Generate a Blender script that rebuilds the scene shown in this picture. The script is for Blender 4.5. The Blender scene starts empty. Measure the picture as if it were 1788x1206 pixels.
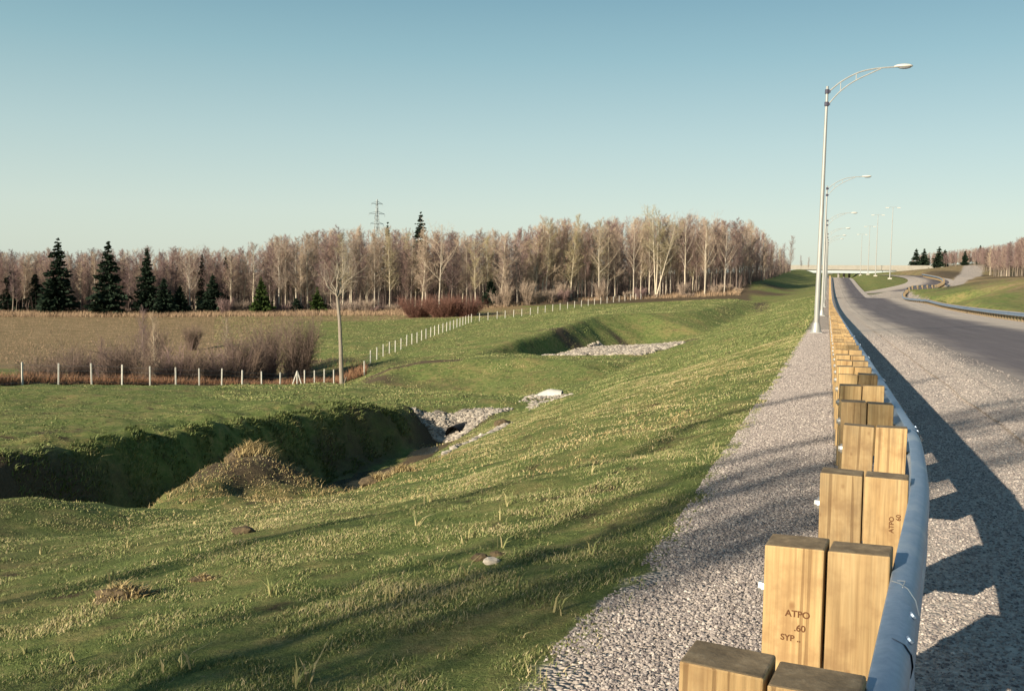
import bpy, bmesh, math, random
import numpy as np
from mathutils import Vector, Matrix, Euler, noise
from mathutils.geometry import delaunay_2d_cdt

R = math.radians
random.seed(7); rng = np.random.default_rng(7)
scene = bpy.context.scene
col = scene.collection

# ------------------------------------------------------------------ camera, sky, sun, exposure
CAMZ, FPX = 1.60, 1738.0
cam_d = bpy.data.cameras.new("camera"); cam = bpy.data.objects.new("camera", cam_d); col.objects.link(cam)
cam_d.sensor_width = 36; cam_d.lens = 36 * FPX / 1788; cam_d.clip_start = 0.05; cam_d.clip_end = 5000
cam.rotation_mode = 'QUATERNION'
CM = Matrix.Rotation(R(90 - 4.03), 3, 'X') @ Matrix.Rotation(R(1.2), 3, 'Z')
cam.rotation_quaternion = CM.to_quaternion(); cam.location = (0, 0, CAMZ)
scene.camera = cam
SUN_EL, SUN_TH = 20.0, 45.0          # elevation; light travels SUN_TH degrees right of the view axis
w = bpy.data.worlds.new("World"); scene.world = w; w.use_nodes = True
nt = w.node_tree; bg = nt.nodes['Background']
sky = nt.nodes.new('ShaderNodeTexSky'); sky.sky_type = 'NISHITA'; sky.sun_disc = False
sky.sun_elevation = R(SUN_EL); sky.sun_rotation = R(180 + SUN_TH)
sky.air_density = 1.0; sky.dust_density = 0.8; sky.ozone_density = 1.0; sky.altitude = 50
# clear-weather gradient of the air (by true elevation) blended with the physical sky
tc = nt.nodes.new('ShaderNodeTexCoord'); sx_ = nt.nodes.new('ShaderNodeSeparateXYZ'); nt.links.new(tc.outputs['Generated'], sx_.inputs[0])
rp = nt.nodes.new('ShaderNodeValToRGB'); nt.links.new(sx_.outputs[2], rp.inputs[0])
SKY = [(0.0, (.365, .415, .37)), (.06, (.35, .41, .375)), (.13, (.27, .36, .35)), (.21, (.165, .28, .30)), (.30, (.078, .18, .228)), (.6, (.03, .08, .13)), (1, (.02, .06, .105))]
while len(rp.color_ramp.elements) < len(SKY): rp.color_ramp.elements.new(.5)
for e_, (p_, c_) in zip(rp.color_ramp.elements, SKY): e_.position = p_; e_.color = (*c_, 1)
sc_ = nt.nodes.new('ShaderNodeVectorMath'); sc_.operation = 'SCALE'; sc_.inputs[3].default_value = 10.0; nt.links.new(rp.outputs[0], sc_.inputs[0])
hs = nt.nodes.new('ShaderNodeMix'); hs.data_type = 'RGBA'; hs.inputs[0].default_value = .82
nt.links.new(sky.outputs[0], hs.inputs[6]); nt.links.new(sc_.outputs[0], hs.inputs[7]); nt.links.new(hs.outputs[2], bg.inputs[0])
bg.inputs[1].default_value = 0.10
sl = bpy.data.lights.new("sun", 'SUN'); sl.energy = 5.0; sl.angle = R(0.5); sl.color = (1.0, 0.86, 0.66)
so = bpy.data.objects.new("sun", sl); col.objects.link(so)
LD = Vector((math.sin(R(SUN_TH)) * math.cos(R(SUN_EL)), math.cos(R(SUN_TH)) * math.cos(R(SUN_EL)), -math.sin(R(SUN_EL))))
so.rotation_mode = 'QUATERNION'; so.rotation_quaternion = LD.to_track_quat('-Z', 'Y'); so.location = (-40, -30, 40)
scene.view_settings.view_transform = 'Standard'; scene.view_settings.look = 'None'
scene.view_settings.exposure = 0.78; scene.view_settings.gamma = 1.0

# ------------------------------------------------------------------ helpers
def P(px, py, Y):
    "a pixel of the photograph at forward distance Y -> the point in the place"
    d = CM @ Vector(((px - 894) / FPX, -(py - 603) / FPX, -1.0))
    return Vector((d.x * Y / d.y, Y, CAMZ + d.z * Y / d.y))

def tag(o, label=None, cat=None, group=None, kind=None):
    if label: o['label'] = label
    if cat: o['category'] = cat
    if group: o['group'] = group
    if kind: o['kind'] = kind
    return o
def empty(name, loc, rz=0):
    o = bpy.data.objects.new(name, None); col.objects.link(o); o.location = loc; o.rotation_euler = (0, 0, rz)
    o.empty_display_size = .3; return o
def link(name, me, parent=None, loc=None, rot=None):
    o = bpy.data.objects.new(name, me); col.objects.link(o)
    if parent: o.parent = parent
    if loc is not None: o.location = loc
    if rot is not None: o.rotation_euler = rot
    return o
def mesh_np(name, V, F, mats, smooth=False, attrs=None, midx=None):
    "V (n,3); F list of int arrays (m,k)"
    me = bpy.data.meshes.new(name)
    V = np.asarray(V, dtype=np.float32)
    if not isinstance(F, list): F = [F]
    F = [np.asarray(f, dtype=np.int32) for f in F if len(f)]
    me.vertices.add(len(V)); me.vertices.foreach_set('co', V.ravel())
    loops = np.concatenate([f.ravel() for f in F]); sizes = np.concatenate([np.full(len(f), f.shape[1], dtype=np.int32) for f in F])
    starts = np.concatenate([[0], np.cumsum(sizes)[:-1]]).astype(np.int32)
    me.loops.add(len(loops)); me.loops.foreach_set('vertex_index', loops)
    me.polygons.add(len(sizes)); me.polygons.foreach_set('loop_start', starts); me.polygons.foreach_set('loop_total', sizes)
    if midx is not None: me.polygons.foreach_set('material_index', np.asarray(midx, dtype=np.int32))
    me.polygons.foreach_set('use_smooth', np.full(len(sizes), smooth))
    me.update(calc_edges=True)
    for k, a in (attrs or {}).items():
        a = np.asarray(a, dtype=np.float32)
        if a.ndim == 1:
            at = me.attributes.new(k, 'FLOAT', 'POINT'); at.data.foreach_set('value', a)
        else:
            at = me.attributes.new(k, 'FLOAT_COLOR', 'POINT')
            at.data.foreach_set('color', np.concatenate([a, np.ones((len(a), 4 - a.shape[1]), np.float32)], 1).ravel())
    for m in (mats if isinstance(mats, (list, tuple)) else [mats]): me.materials.append(m)
    return me

def tubes(segs, n=3):
    "segs (m,8): p0 p1 r0 r1 -> V, F"
    S = np.asarray(segs, dtype=np.float64); m = len(S)
    p0, p1, r0, r1 = S[:, :3], S[:, 3:6], S[:, 6], S[:, 7]
    d = p1 - p0; d /= np.linalg.norm(d, axis=1, keepdims=True) + 1e-9
    up = np.where(np.abs(d[:, 2:3]) > .9, np.array([[1., 0, 0]]), np.array([[0, 0, 1.]]))
    u = np.cross(d, up); u /= np.linalg.norm(u, axis=1, keepdims=True) + 1e-9; v = np.cross(d, u)
    V = np.zeros((m, 2, n, 3))
    for k in range(n):
        a = 2 * math.pi * k / n
        e = u * math.cos(a) + v * math.sin(a)
        V[:, 0, k] = p0 + e * r0[:, None]; V[:, 1, k] = p1 + e * r1[:, None]
    base = (np.arange(m) * 2 * n)[:, None]
    F = np.concatenate([np.concatenate([base + k, base + (k + 1) % n, base + n + (k + 1) % n, base + n + k], 1) for k in range(n)])
    return V.reshape(-1, 3), F

class MB:
    "collects boxes, tubes, lathes; build() links ONE mesh"
    def __init__(s): s.V = []; s.F = []; s.mi = []
    def add(s, V, F, mi=0):
        b = len(s.V); s.V += [tuple(v) for v in V]; s.F += [tuple(i + b for i in f) for f in F]; s.mi += [mi] * len(F); return s
    def box(s, x0, x1, y0, y1, z0, z1, mi=0, M=None, topi=None, bev=0.0):
        bm = bmesh.new(); bmesh.ops.create_cube(bm, size=1)
        bmesh.ops.scale(bm, vec=(x1 - x0, y1 - y0, z1 - z0), verts=bm.verts)
        bmesh.ops.translate(bm, vec=((x0 + x1) / 2, (y0 + y1) / 2, (z0 + z1) / 2), verts=bm.verts)
        if bev: bmesh.ops.bevel(bm, geom=list(bm.edges), offset=bev, segments=2, affect='EDGES', profile=.5)
        if M: bmesh.ops.transform(bm, matrix=M, verts=bm.verts)
        bm.verts.index_update(); b = len(s.V); bm.normal_update()
        s.V += [tuple(v.co) for v in bm.verts]
        for f in bm.faces:
            s.F.append(tuple(v.index + b for v in f.verts)); s.mi.append(topi if (topi is not None and f.normal.z > .8) else mi)
        bm.free(); return s
    def tube(s, pts, rad, n=8, mi=0, cap=True):
        pts = [Vector(p) for p in pts]; rad = rad if isinstance(rad, (list, tuple)) else [rad] * len(pts)
        b = len(s.V)
        for i, p in enumerate(pts):
            d = (pts[min(i + 1, len(pts) - 1)] - pts[max(i - 1, 0)]).normalized()
            up = Vector((1, 0, 0)) if abs(d.z) > .9 else Vector((0, 0, 1))
            u = d.cross(up).normalized(); v = d.cross(u)
            for k in range(n):
                a = 2 * math.pi * k / n; s.V.append(tuple(p + (u * math.cos(a) + v * math.sin(a)) * rad[i]))
        for i in range(len(pts) - 1):
            for k in range(n):
                s.F.append((b + i * n + k, b + i * n + (k + 1) % n, b + (i + 1) * n + (k + 1) % n, b + (i + 1) * n + k)); s.mi.append(mi)
        if cap:
            s.F.append(tuple(b + k for k in range(n))[::-1]); s.mi.append(mi)
            s.F.append(tuple(b + (len(pts) - 1) * n + k for k in range(n))); s.mi.append(mi)
        return s
    def mesh(s, name, mats, smooth=False):
        me = bpy.data.meshes.new(name); me.from_pydata(s.V, [], s.F)
        for m in (mats if isinstance(mats, (list, tuple)) else [mats]): me.materials.append(m)
        me.polygons.foreach_set('material_index', s.mi); me.polygons.foreach_set('use_smooth', [smooth] * len(s.F))
        if smooth:
            try: me.set_sharp_from_angle(angle=R(40))
            except Exception: pass
        me.update(); return me
    def build(s, name, mats, parent=None, smooth=False): return link(name, s.mesh(name, mats, smooth), parent)

# ------------------------------------------------------------------ materials
class NT:
    def __init__(s, name, rough=.9, spec=.2):
        s.m = bpy.data.materials.new(name); s.m.use_nodes = True; s.t = s.m.node_tree
        s.b = s.t.nodes['Principled BSDF']; s.b.inputs['Roughness'].default_value = rough
        s.b.inputs['Specular IOR Level'].default_value = spec
    def n(s, typ, **kw):
        nd = s.t.nodes.new(typ)
        for k, v in kw.items(): setattr(nd, k, v)
        return nd
    def l(s, a, b): s.t.links.new(a, b)
    def co(s, kind='Object'): return s.n('ShaderNodeTexCoord').outputs[kind]
    def pos(s): return s.n('ShaderNodeNewGeometry').outputs['Position']
    def scale(s, vec, sc):
        m = s.n('ShaderNodeMapping'); m.inputs['Scale'].default_value = sc; s.l(vec, m.inputs['Vector']); return m.outputs[0]
    def noise(s, vec, sc, det=4, rough=.55, dist=0):
        q = s.n('ShaderNodeTexNoise'); q.inputs['Scale'].default_value = sc; q.inputs['Detail'].default_value = det
        q.inputs['Roughness'].default_value = rough; q.inputs['Distortion'].default_value = dist; s.l(vec, q.inputs['Vector']); return q.outputs['Fac']
    def ramp(s, fac, stops):
        r = s.n('ShaderNodeValToRGB'); e = r.color_ramp.elements
        while len(e) < len(stops): e.new(.5)
        for i, (p, c) in enumerate(stops):
            e[i].position = p; e[i].color = (c if len(c) == 4 else (*c, 1)) if isinstance(c, (tuple, list)) else (c, c, c, 1)
        s.l(fac, r.inputs[0]); return r.outputs[0]
    def mix(s, fac, a, b, mode='MIX'):
        m = s.n('ShaderNodeMix', data_type='RGBA', blend_type=mode)
        for sock, v in ((m.inputs[0], fac), (m.inputs[6], a), (m.inputs[7], b)):
            if hasattr(v, 'is_output') or isinstance(v, bpy.types.NodeSocket): s.l(v, sock)
            else: sock.default_value = v if not isinstance(v, tuple) else (*v[:3], 1)
        return m.outputs[2]
    def math(s, op, a, b=0.5, c=None):
        m = s.n('ShaderNodeMath', operation=op); m.use_clamp = (op in ('ADD', 'MULTIPLY', 'SUBTRACT') and False)
        for i, v in enumerate((a, b) + ((c,) if c is not None else ())):
            if isinstance(v, bpy.types.NodeSocket): s.l(v, m.inputs[i])
            else: m.inputs[i].default_value = v
        return m.outputs[0]
    def step(s, v, a, b):
        m = s.n('ShaderNodeMapRange', interpolation_type='SMOOTHSTEP'); s.l(v, m.inputs[0]); m.inputs[1].default_value = a; m.inputs[2].default_value = b
        return m.outputs[0]
    def bump(s, h, strength=.4, dist=.02):
        b = s.n('ShaderNodeBump'); b.inputs['Strength'].default_value = strength; b.inputs['Distance'].default_value = dist
        s.l(h, b.inputs['Height']); s.l(b.outputs[0], s.b.inputs['Normal'])
    def col(s, c):
        if isinstance(c, bpy.types.NodeSocket): s.l(c, s.b.inputs['Base Color'])
        else: s.b.inputs['Base Color'].default_value = (*c, 1)
        return s

def gravel_nodes(q, p, fine=38.0):
    "colour and height of crushed stone"
    v1 = q.n('ShaderNodeTexVoronoi'); v1.inputs['Scale'].default_value = fine; q.l(p, v1.inputs['Vector'])
    sp = q.n('ShaderNodeSeparateColor'); q.l(v1.outputs['Color'], sp.inputs[0])
    c = q.ramp(sp.outputs[0], [(0, (.19, .17, .18)), (.35, (.33, .30, .295)), (.7, (.46, .42, .40)), (1, (.66, .61, .57))])
    edge = q.ramp(v1.outputs['Distance'], [(.0, 1.0), (.6, .9), (.9, .5)])
    c = q.mix(1.0, c, edge, 'MULTIPLY')
    big = q.noise(p, .7, 5)
    c = q.mix(1.0, c, q.ramp(big, [(.3, .82), (.7, 1.1)]), 'MULTIPLY')
    h = q.math('SUBTRACT', 1.0, v1.outputs['Distance'])
    return c, h

def make_ground():
    q = NT('grass_ground', .95, .1); p = q.pos()
    a = q.n('ShaderNodeAttribute', attribute_name='zone'); sp = q.n('ShaderNodeSeparateColor'); q.l(a.outputs['Color'], sp.inputs[0])
    wob = q.math('MULTIPLY', q.math('SUBTRACT', q.noise(p, 1.6, 5, .7), .5), 1.3)
    grav = q.step(q.math('ADD', sp.outputs[0], wob), .45, .62)
    wob2 = q.math('MULTIPLY', q.math('SUBTRACT', q.noise(p, .25, 6, .7), .5), .9)
    dry = q.step(q.math('ADD', sp.outputs[1], q.math('MULTIPLY', wob2, 1.7)), .3, .9)
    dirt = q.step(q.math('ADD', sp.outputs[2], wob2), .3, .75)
    n1 = q.noise(p, .35, 6, .65); n2 = q.noise(p, 2.6, 6, .7); n3 = q.noise(p, 22, 4, .7)
    green = q.ramp(n2, [(.28, (.085, .115, .036)), (.5, (.155, .20, .062)), (.72, (.25, .27, .10))])
    straw = q.ramp(n3, [(.3, (.17, .135, .05)), (.7, (.40, .33, .15))])
    g = q.mix(q.step(q.math('ADD', q.math('MULTIPLY', n1, .6), q.math('MULTIPLY', n2, .55)), .50, .76), green, straw)
    soil = q.ramp(n3, [(.25, (.045, .035, .022)), (.75, (.14, .105, .06))])
    g = q.mix(q.step(q.noise(p, 1.1, 6, .75), .55, .68), g, soil)
    dryc = q.ramp(q.noise(q.scale(p, (.35, 1.2, 1)), 1.0, 6, .7), [(.3, (.15, .12, .06)), (.5, (.27, .19, .11)), (.72, (.40, .29, .185))])
    g = q.mix(q.math('MULTIPLY', dry, .88), g, dryc)
    dirt_shade_c = q.ramp(n3, [(.2, (.06, .046, .03)), (.8, (.17, .13, .085))])
    g = q.mix(dirt, g, dirt_shade_c)
    fine = q.ramp(q.noise(p, 55, 3, .8), [(.25, .55), (.75, 1.35)])
    g = q.mix(1.0, g, fine, 'MULTIPLY')
    gc, gh = gravel_nodes(q, p, 34); gc = q.mix(.5, gc, (.57, .49, .41))
    q.col(q.mix(grav, g, gc))
    h = q.math('ADD', q.math('MULTIPLY', q.noise(p, 9, 6, .8), 1.0), q.math('MULTIPLY', q.noise(p, 60, 3, .8), .4))
    q.bump(q.mix(grav, h, gh), .9, .06)
    return q.m
M = {}
M['ground'] = make_ground()
q = NT('gravel_shoulder', .9, .2); p = q.pos(); c, h = gravel_nodes(q, p, 46)
c = q.mix(.6, c, (.58, .495, .41)); q.col(c); q.bump(h, .5, .015); M['shoulder'] = q.m
def asphalt():
    q = NT('old_asphalt', .85, .25); p = q.pos()
    v = q.noise(p, 160, 2, .6)
    base = q.ramp(v, [(.3, (.095, .082, .092)), (.7, (.165, .145, .15))])
    uv = q.n('ShaderNodeAttribute', attribute_name='lat').outputs['Fac']
    wob = q.math('MULTIPLY', q.math('SUBTRACT', q.noise(q.scale(p, (.25, .12, 1)), 1.0, 6, .7), .5), 3.2)
    lat = q.math('ADD', uv, wob)
    inn = q.math('MULTIPLY', q.step(lat, 2.2, 4.6), q.math('SUBTRACT', 1.0, q.step(lat, 8.6, 11.2)))
    dust = q.ramp(q.noise(p, 90, 3, .7), [(.3, (.41, .35, .295)), (.7, (.55, .47, .395))])
    c = q.mix(inn, dust, base)
    c = q.mix(q.math('MULTIPLY', q.step(q.noise(q.scale(p, (1.6, .35, 1)), 1.0, 5, .7), .5, .8), .45), c, (.26, .235, .22))
    cb = q.n('ShaderNodeCombineXYZ'); q.l(q.math('MULTIPLY', uv, 2.2), cb.inputs[0]); sy_ = q.n('ShaderNodeSeparateXYZ'); q.l(p, sy_.inputs[0]); q.l(q.math('MULTIPLY', sy_.outputs[1], .05), cb.inputs[1])
    c = q.mix(1.0, c, q.ramp(q.noise(cb.outputs[0], 1.0, 5, .75), [(.3, .80), (.5, 1.0), (.7, 1.22)]), 'MULTIPLY')
    seam = q.math('ABSOLUTE', q.math('SUBTRACT', q.math('ADD', uv, q.math('MULTIPLY', q.noise(p, .8, 3), .16)), 2.75))
    c = q.mix(q.math('MULTIPLY', q.math('SUBTRACT', 1.0, q.step(seam, .0, .05)), .6), c, (.10, .088, .085))
    q.col(c); q.bump(v, .35, .01); return q.m
M['asphalt'] = asphalt()
def wood(name, dark=False):
    q = NT(name, .75, .25); p = q.co()
    oi = q.n('ShaderNodeObjectInfo').outputs['Random']
    off = q.n('ShaderNodeCombineXYZ'); q.l(q.math('MULTIPLY', oi, 37.0), off.inputs[0]); q.l(q.math('MULTIPLY', oi, 11.0), off.inputs[2])
    ad = q.n('ShaderNodeVectorMath', operation='ADD'); q.l(p, ad.inputs[0]); q.l(off.outputs[0], ad.inputs[1]); p = ad.outputs[0]
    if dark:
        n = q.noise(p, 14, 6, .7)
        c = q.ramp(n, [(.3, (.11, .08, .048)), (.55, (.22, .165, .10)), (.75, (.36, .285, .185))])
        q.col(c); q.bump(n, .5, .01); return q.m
    g1 = q.noise(q.scale(p, (26, 26, 1.1)), 1.0, 5, .6, 1.2); g2 = q.noise(q.scale(p, (110, 110, 2.2)), 1.0, 3, .6)
    c = q.ramp(g1, [(.25, (.30, .195, .09)), (.5, (.41, .29, .145)), (.75, (.50, .375, .20))])
    c = q.mix(1.0, c, q.ramp(g2, [(.3, .8), (.6, 1.05)]), 'MULTIPLY')
    blot = q.noise(p, 7, 4, .6)
    c = q.mix(q.math('MULTIPLY', q.step(blot, .46, .72), .65), c, (.25, .155, .075))
    v = q.n('ShaderNodeTexVoronoi'); v.inputs['Scale'].default_value = 5.5; q.l(q.scale(p, (1.3, 1.3, .8)), v.inputs['Vector'])
    knot = q.math('SUBTRACT', 1.0, q.step(v.outputs['Distance'], .05, .12))
    c = q.mix(q.math('MULTIPLY', knot, .75), c, (.16, .075, .03))
    check = q.step(q.noise(q.scale(p, (48, 48, .7)), 1.0, 2, .5), .63, .67)
    grime = q.step(q.noise(q.scale(p, (4, 4, 1.4)), 1.0, 6, .8), .48, .74); c = q.mix(q.math('MULTIPLY', grime, .45), c, (.20, .16, .105))
    c = q.mix(q.math('MULTIPLY', check, .6), c, (.14, .08, .035))
    tint = q.ramp(oi, [(0, (.74, .74, .75)), (.5, (1.0, .95, .88)), (1, (1.12, 1.10, 1.05))])
    c = q.mix(1.0, c, tint, 'MULTIPLY')
    q.col(c); q.bump(q.math('SUBTRACT', g2, q.math('MULTIPLY', check, 2.0)), .35, .004); return q.m
M['wood'] = wood('treated_timber'); M['endgrain'] = wood('weathered_end_grain', True)
q = NT('galvanised_rail', .45, .5); q.b.inputs['Metallic'].default_value = .55; p = q.pos()
n = q.noise(p, 30, 5, .7); n2 = q.noise(p, 3, 4)
c = q.ramp(n, [(.3, (.20, .28, .39)), (.7, (.31, .40, .52))]); c = q.mix(q.step(n2, .5, .75), c, (.42, .48, .54))
q.col(c); q.bump(n, .08, .01); q.l(q.ramp(n, [(.2, .42), (.8, .62)]), q.b.inputs['Roughness']); M['rail'] = q.m
q = NT('galvanised_bolt', .4, .5); q.b.inputs['Metallic'].default_value = .8; q.col((.6, .6, .58)); M['bolt'] = q.m
q = NT('brushed_pole', .5, .4); q.b.inputs['Metallic'].default_value = .25; n = q.noise(q.scale(q.co(), (4, 4, .6)), 2, 4)
q.col(q.ramp(n, [(.3, (.30, .31, .30)), (.7, (.39, .395, .38))])); M['pole'] = q.m
q = NT('dark_clamp', .6); q.col((.06, .06, .09)); M['clamp'] = q.m
q = NT('luminaire_shell', .45, .4); q.col((.55, .54, .49)); M['lum'] = q.m
q = NT('luminaire_glass', .15, .5); q.col((.30, .31, .33)); M['lglass'] = q.m
q = NT('concrete', .9); n = q.noise(q.co(), 3, 6, .7); q.col(q.ramp(n, [(.3, (.42, .40, .35)), (.7, (.58, .55, .48))])); q.bump(n, .2, .03); M['conc'] = q.m
q = NT('pale_concrete', .9); n = q.noise(q.co(), 3, 6, .7); q.col(q.ramp(n, [(.3, (.42, .405, .37)), (.7, (.60, .58, .53))])); q.bump(n, .2, .03); M['wconc'] = q.m
q = NT('bridge_concrete', .9); n = q.noise(q.co(), .5, 5, .7); q.col(q.ramp(n, [(.3, (.25, .24, .21)), (.7, (.31, .295, .26))])); M['bconc'] = q.m
q = NT('bridge_beam', .8); q.col((.36, .41, .43)); M['beam'] = q.m
q = NT('fence_post', .7); n = q.noise(q.co(), 5, 4); q.col(q.ramp(n, [(.3, (.48, .465, .42)), (.7, (.62, .60, .54))])); M['fpost'] = q.m
q = NT('fence_wire', .5); q.b.inputs['Metallic'].default_value = .7; q.col((.42, .42, .40)); M['wire'] = q.m
q = NT('stamp_ink', .9); q.col((.12, .055, .025)); M['ink'] = q.m
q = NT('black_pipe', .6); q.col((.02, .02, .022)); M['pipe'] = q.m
q = NT('ditch_water', .08, .5); q.col((.05, .055, .05)); q.bump(q.noise(q.pos(), 9, 3), .06, .02); M['water'] = q.m
def bark(name, a, b, sc=(9, 9, 2)):
    q = NT(name, .9, .1); n = q.noise(q.scale(q.co(), sc), 1.0, 5, .7)
    oi = q.n('ShaderNodeObjectInfo').outputs['Random']
    c = q.ramp(n, [(.3, a), (.7, b)]); c = q.mix(1.0, c, q.ramp(oi, [(0, (.8, .8, .84)), (1, (1.15, 1.12, 1.02))]), 'MULTIPLY'); q.col(c); return q.m
M['bark_grey'] = bark('grey_bark', (.15, .125, .11), (.28, .24, .20))
M['bark_tree'] = bark('lone_tree_bark', (.20, .175, .145), (.37, .33, .27))
M['bark_pale'] = bark('pale_birch_bark', (.38, .34, .28), (.66, .60, .50))
M['twig_brown'] = bark('purple_brown_twigs', (.19, .13, .13), (.29, .21, .205))
M['shrub_brown'] = bark('dull_brown_brush', (.115, .085, .075), (.20, .15, .125))
M['twig_tan'] = bark('tan_twigs', (.30, .235, .19), (.45, .365, .295))
M['twig_red'] = bark('red_brown_twigs', (.12, .062, .052), (.20, .11, .09))
M['twig_bud'] = bark('yellow_budding_twigs', (.31, .27, .17), (.43, .38, .25))
def leafm(name, a, b):
    q = NT(name, .8, .15); n = q.noise(q.co(), 2.5, 4, .7); q.col(q.ramp(n, [(.3, a), (.7, b)])); return q.m
M['needle'] = leafm('spruce_needles', (.010, .020, .014), (.026, .044, .024))
M['needle_cedar'] = leafm('cedar_foliage', (.025, .05, .012), (.065, .095, .025))  # yellow-green foliage of the small cedars
def blade_mat(name, stops):
    q = NT(name, .7, .2); a = q.n('ShaderNodeAttribute', attribute_name='tone').outputs['Fac']
    q.col(q.ramp(a, stops)); q.m.use_backface_culling = False; return q.m
M['blade'] = blade_mat('grass_blades', [(0, (.06, .085, .030)), (.35, (.135, .172, .058)), (.56, (.235, .255, .10)), (.72, (.35, .30, .15)), (1, (.50, .42, .25))])
M['straw'] = blade_mat('dry_straw', [(0, (.14, .10, .05)), (.5, (.34, .26, .12)), (1, (.58, .48, .27))])
M['redweed'] = blade_mat('dry_red_weeds', [(0, (.11, .055, .035)), (.5, (.24, .125, .075)), (1, (.38, .24, .13))])
M['brush'] = blade_mat('woodland_brush', [(0, (.08, .058, .055)), (.5, (.16, .118, .105)), (1, (.30, .23, .19))])
M['tanweed'] = blade_mat('dry_field_weeds', [(0, (.18, .12, .08)), (.5, (.33, .23, .15)), (1, (.48, .36, .23))])
def stonem(name, stops):
    q = NT(name, .85, .2); a = q.n('ShaderNodeAttribute', attribute_name='tone').outputs['Fac']
    c = q.ramp(a, stops); n = q.noise(q.pos(), 40, 3); c = q.mix(1.0, c, q.ramp(n, [(.3, .8), (.7, 1.15)]), 'MULTIPLY'); q.col(c); return q.m
M['stone'] = stonem('crushed_stone', [(0, (.12, .105, .11)), (.4, (.29, .255, .24)), (.75, (.44, .39, .355)), (1, (.68, .62, .56))])
M['riprap'] = stonem('riprap_stone', [(0, (.12, .105, .095)), (.45, (.33, .295, .25)), (1, (.58, .52, .44))])
q = NT('clod_earth', .95); n = q.noise(q.co(), 12, 5, .7); q.col(q.ramp(n, [(.3, (.05, .038, .025)), (.7, (.16, .12, .07))])); q.bump(n, .8, .03); M['earth'] = q.m
q = NT('lattice_steel', .5); q.col((.30, .36, .38)); M['steel'] = q.m

# ------------------------------------------------------------------ road geometry
_zy = [-60, 0, 45, 85, 125, 165, 205, 245, 280, 320, 350, 385, 430, 900]
_zz = [.6, 0, -.70, -1.30, -1.60, -1.35, -.62, .38, 1.45, 2.65, 3.1, 3.25, 3.0, 1.0]
_fy = np.linspace(-60, 900, 1921); _fz = np.interp(_fy, _zy, _zz)
_k = np.exp(-.5 * (np.arange(-60, 61) / 22) ** 2); _k /= _k.sum(); _fz = np.convolve(np.pad(_fz, 60, 'edge'), _k, 'valid')
_fz -= np.interp(0, _fy, _fz)
def zr(y): return np.interp(y, _fy, _fz)
_ry = [-60, 0.0, 2.31, 3.37, 4.83, 6.65, 900]
_rx = [-28, -.59, .432, .900, 1.55, 2.25, 2.215 + .316 * (900 - 6.65)]
_r2 = np.linspace(-60, 900, 9601); _r3 = np.interp(_r2, _ry, _rx)
_k = np.ones(13) / 13; _r3 = np.convolve(np.pad(_r3, 6, 'edge'), _k, 'valid'); _r3[:6] = _r3[6]; _r3[-7:] = np.interp(_r2[-7:], _ry, _rx)
def RX(y): return np.interp(y, _r2, _r3)      # x of the posts' outer face
CP = .953
def S(s, y, h): return (float(RX(y)) - s / CP, y, CAMZ - h)   # s metres left of the posts, h below the eye
def Z(s, y, z): return (float(RX(y)) - s / CP, y, z)

lines = []
def L(*pts): lines.append([tuple(p) for p in pts])
ys = [-35, -20, -10, -4, 0, 2, 4, 6, 8, 10, 14, 20, 28, 36, 45, 60, 80, 100, 125, 150, 180, 210, 245, 280, 320, 360, 400]
L(*[Z(-.5, y, float(zr(y))) for y in ys]); L(*[Z(1.05, y, float(zr(y)) - .06) for y in ys])
lat_r = lambda y: -14.2
L(*[Z(-14.6, y, float(zr(y)) - .02) for y in ys if y < 170]); L(*[Z(-16.5, y, float(zr(y)) - .3) for y in ys if 10 < y < 165])
# lip of the embankment slope
L(S(11.5, -35, 3.3), S(11.5, -10, 3.2), S(11.4, 4, 3.1), S(11.4, 10, 3.2), P(0, 853, 14.5), P(100, 866, 15.5), P(180, 886, 16.3), P(225, 896, 17.0), P(290, 860, 19),
  P(350, 829, 20.5), P(420, 819, 21.5), P(470, 836, 21.8), P(520, 854, 22), P(600, 862, 23), P(660, 846, 26), P(710, 824, 29), P(760, 790, 35), P(800, 765, 43), P(850, 738, 46.5), P(900, 716, 50))
L(P(900, 716, 50), P(940, 706, 53), P(990, 694, 60), P(1040, 668, 70), P(1100, 640, 86), P(1145, 618, 99), P(1190, 600, 113), P(1240, 577, 135), P(1300, 551, 165), P(1350, 526, 205), P(1400, 500, 260), P(1420, 488, 330))
# sag of the slope above the lip
L(S(6.6, -35, 2.4), S(6.6, 0, 2.45), S(6.6, 5, 2.55), S(6.6, 8, 2.7), S(6.6, 10, 2.82), S(6.6, 14, 3.38), S(6.6, 18, 3.62), S(6.6, 23, 3.75), S(6.6, 28, 3.85), S(6.6, 36, 4.0), S(6.6, 45, 4.2))
L(S(9.3, 8, 3.05), S(9.4, 10, 3.2), S(9.4, 14, 3.66), S(9.4, 17, 4.05), S(9.4, 20, 4.62), S(9.4, 23, 4.68), S(9.4, 28, 4.75), S(9.6, 36, 4.95))
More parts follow.
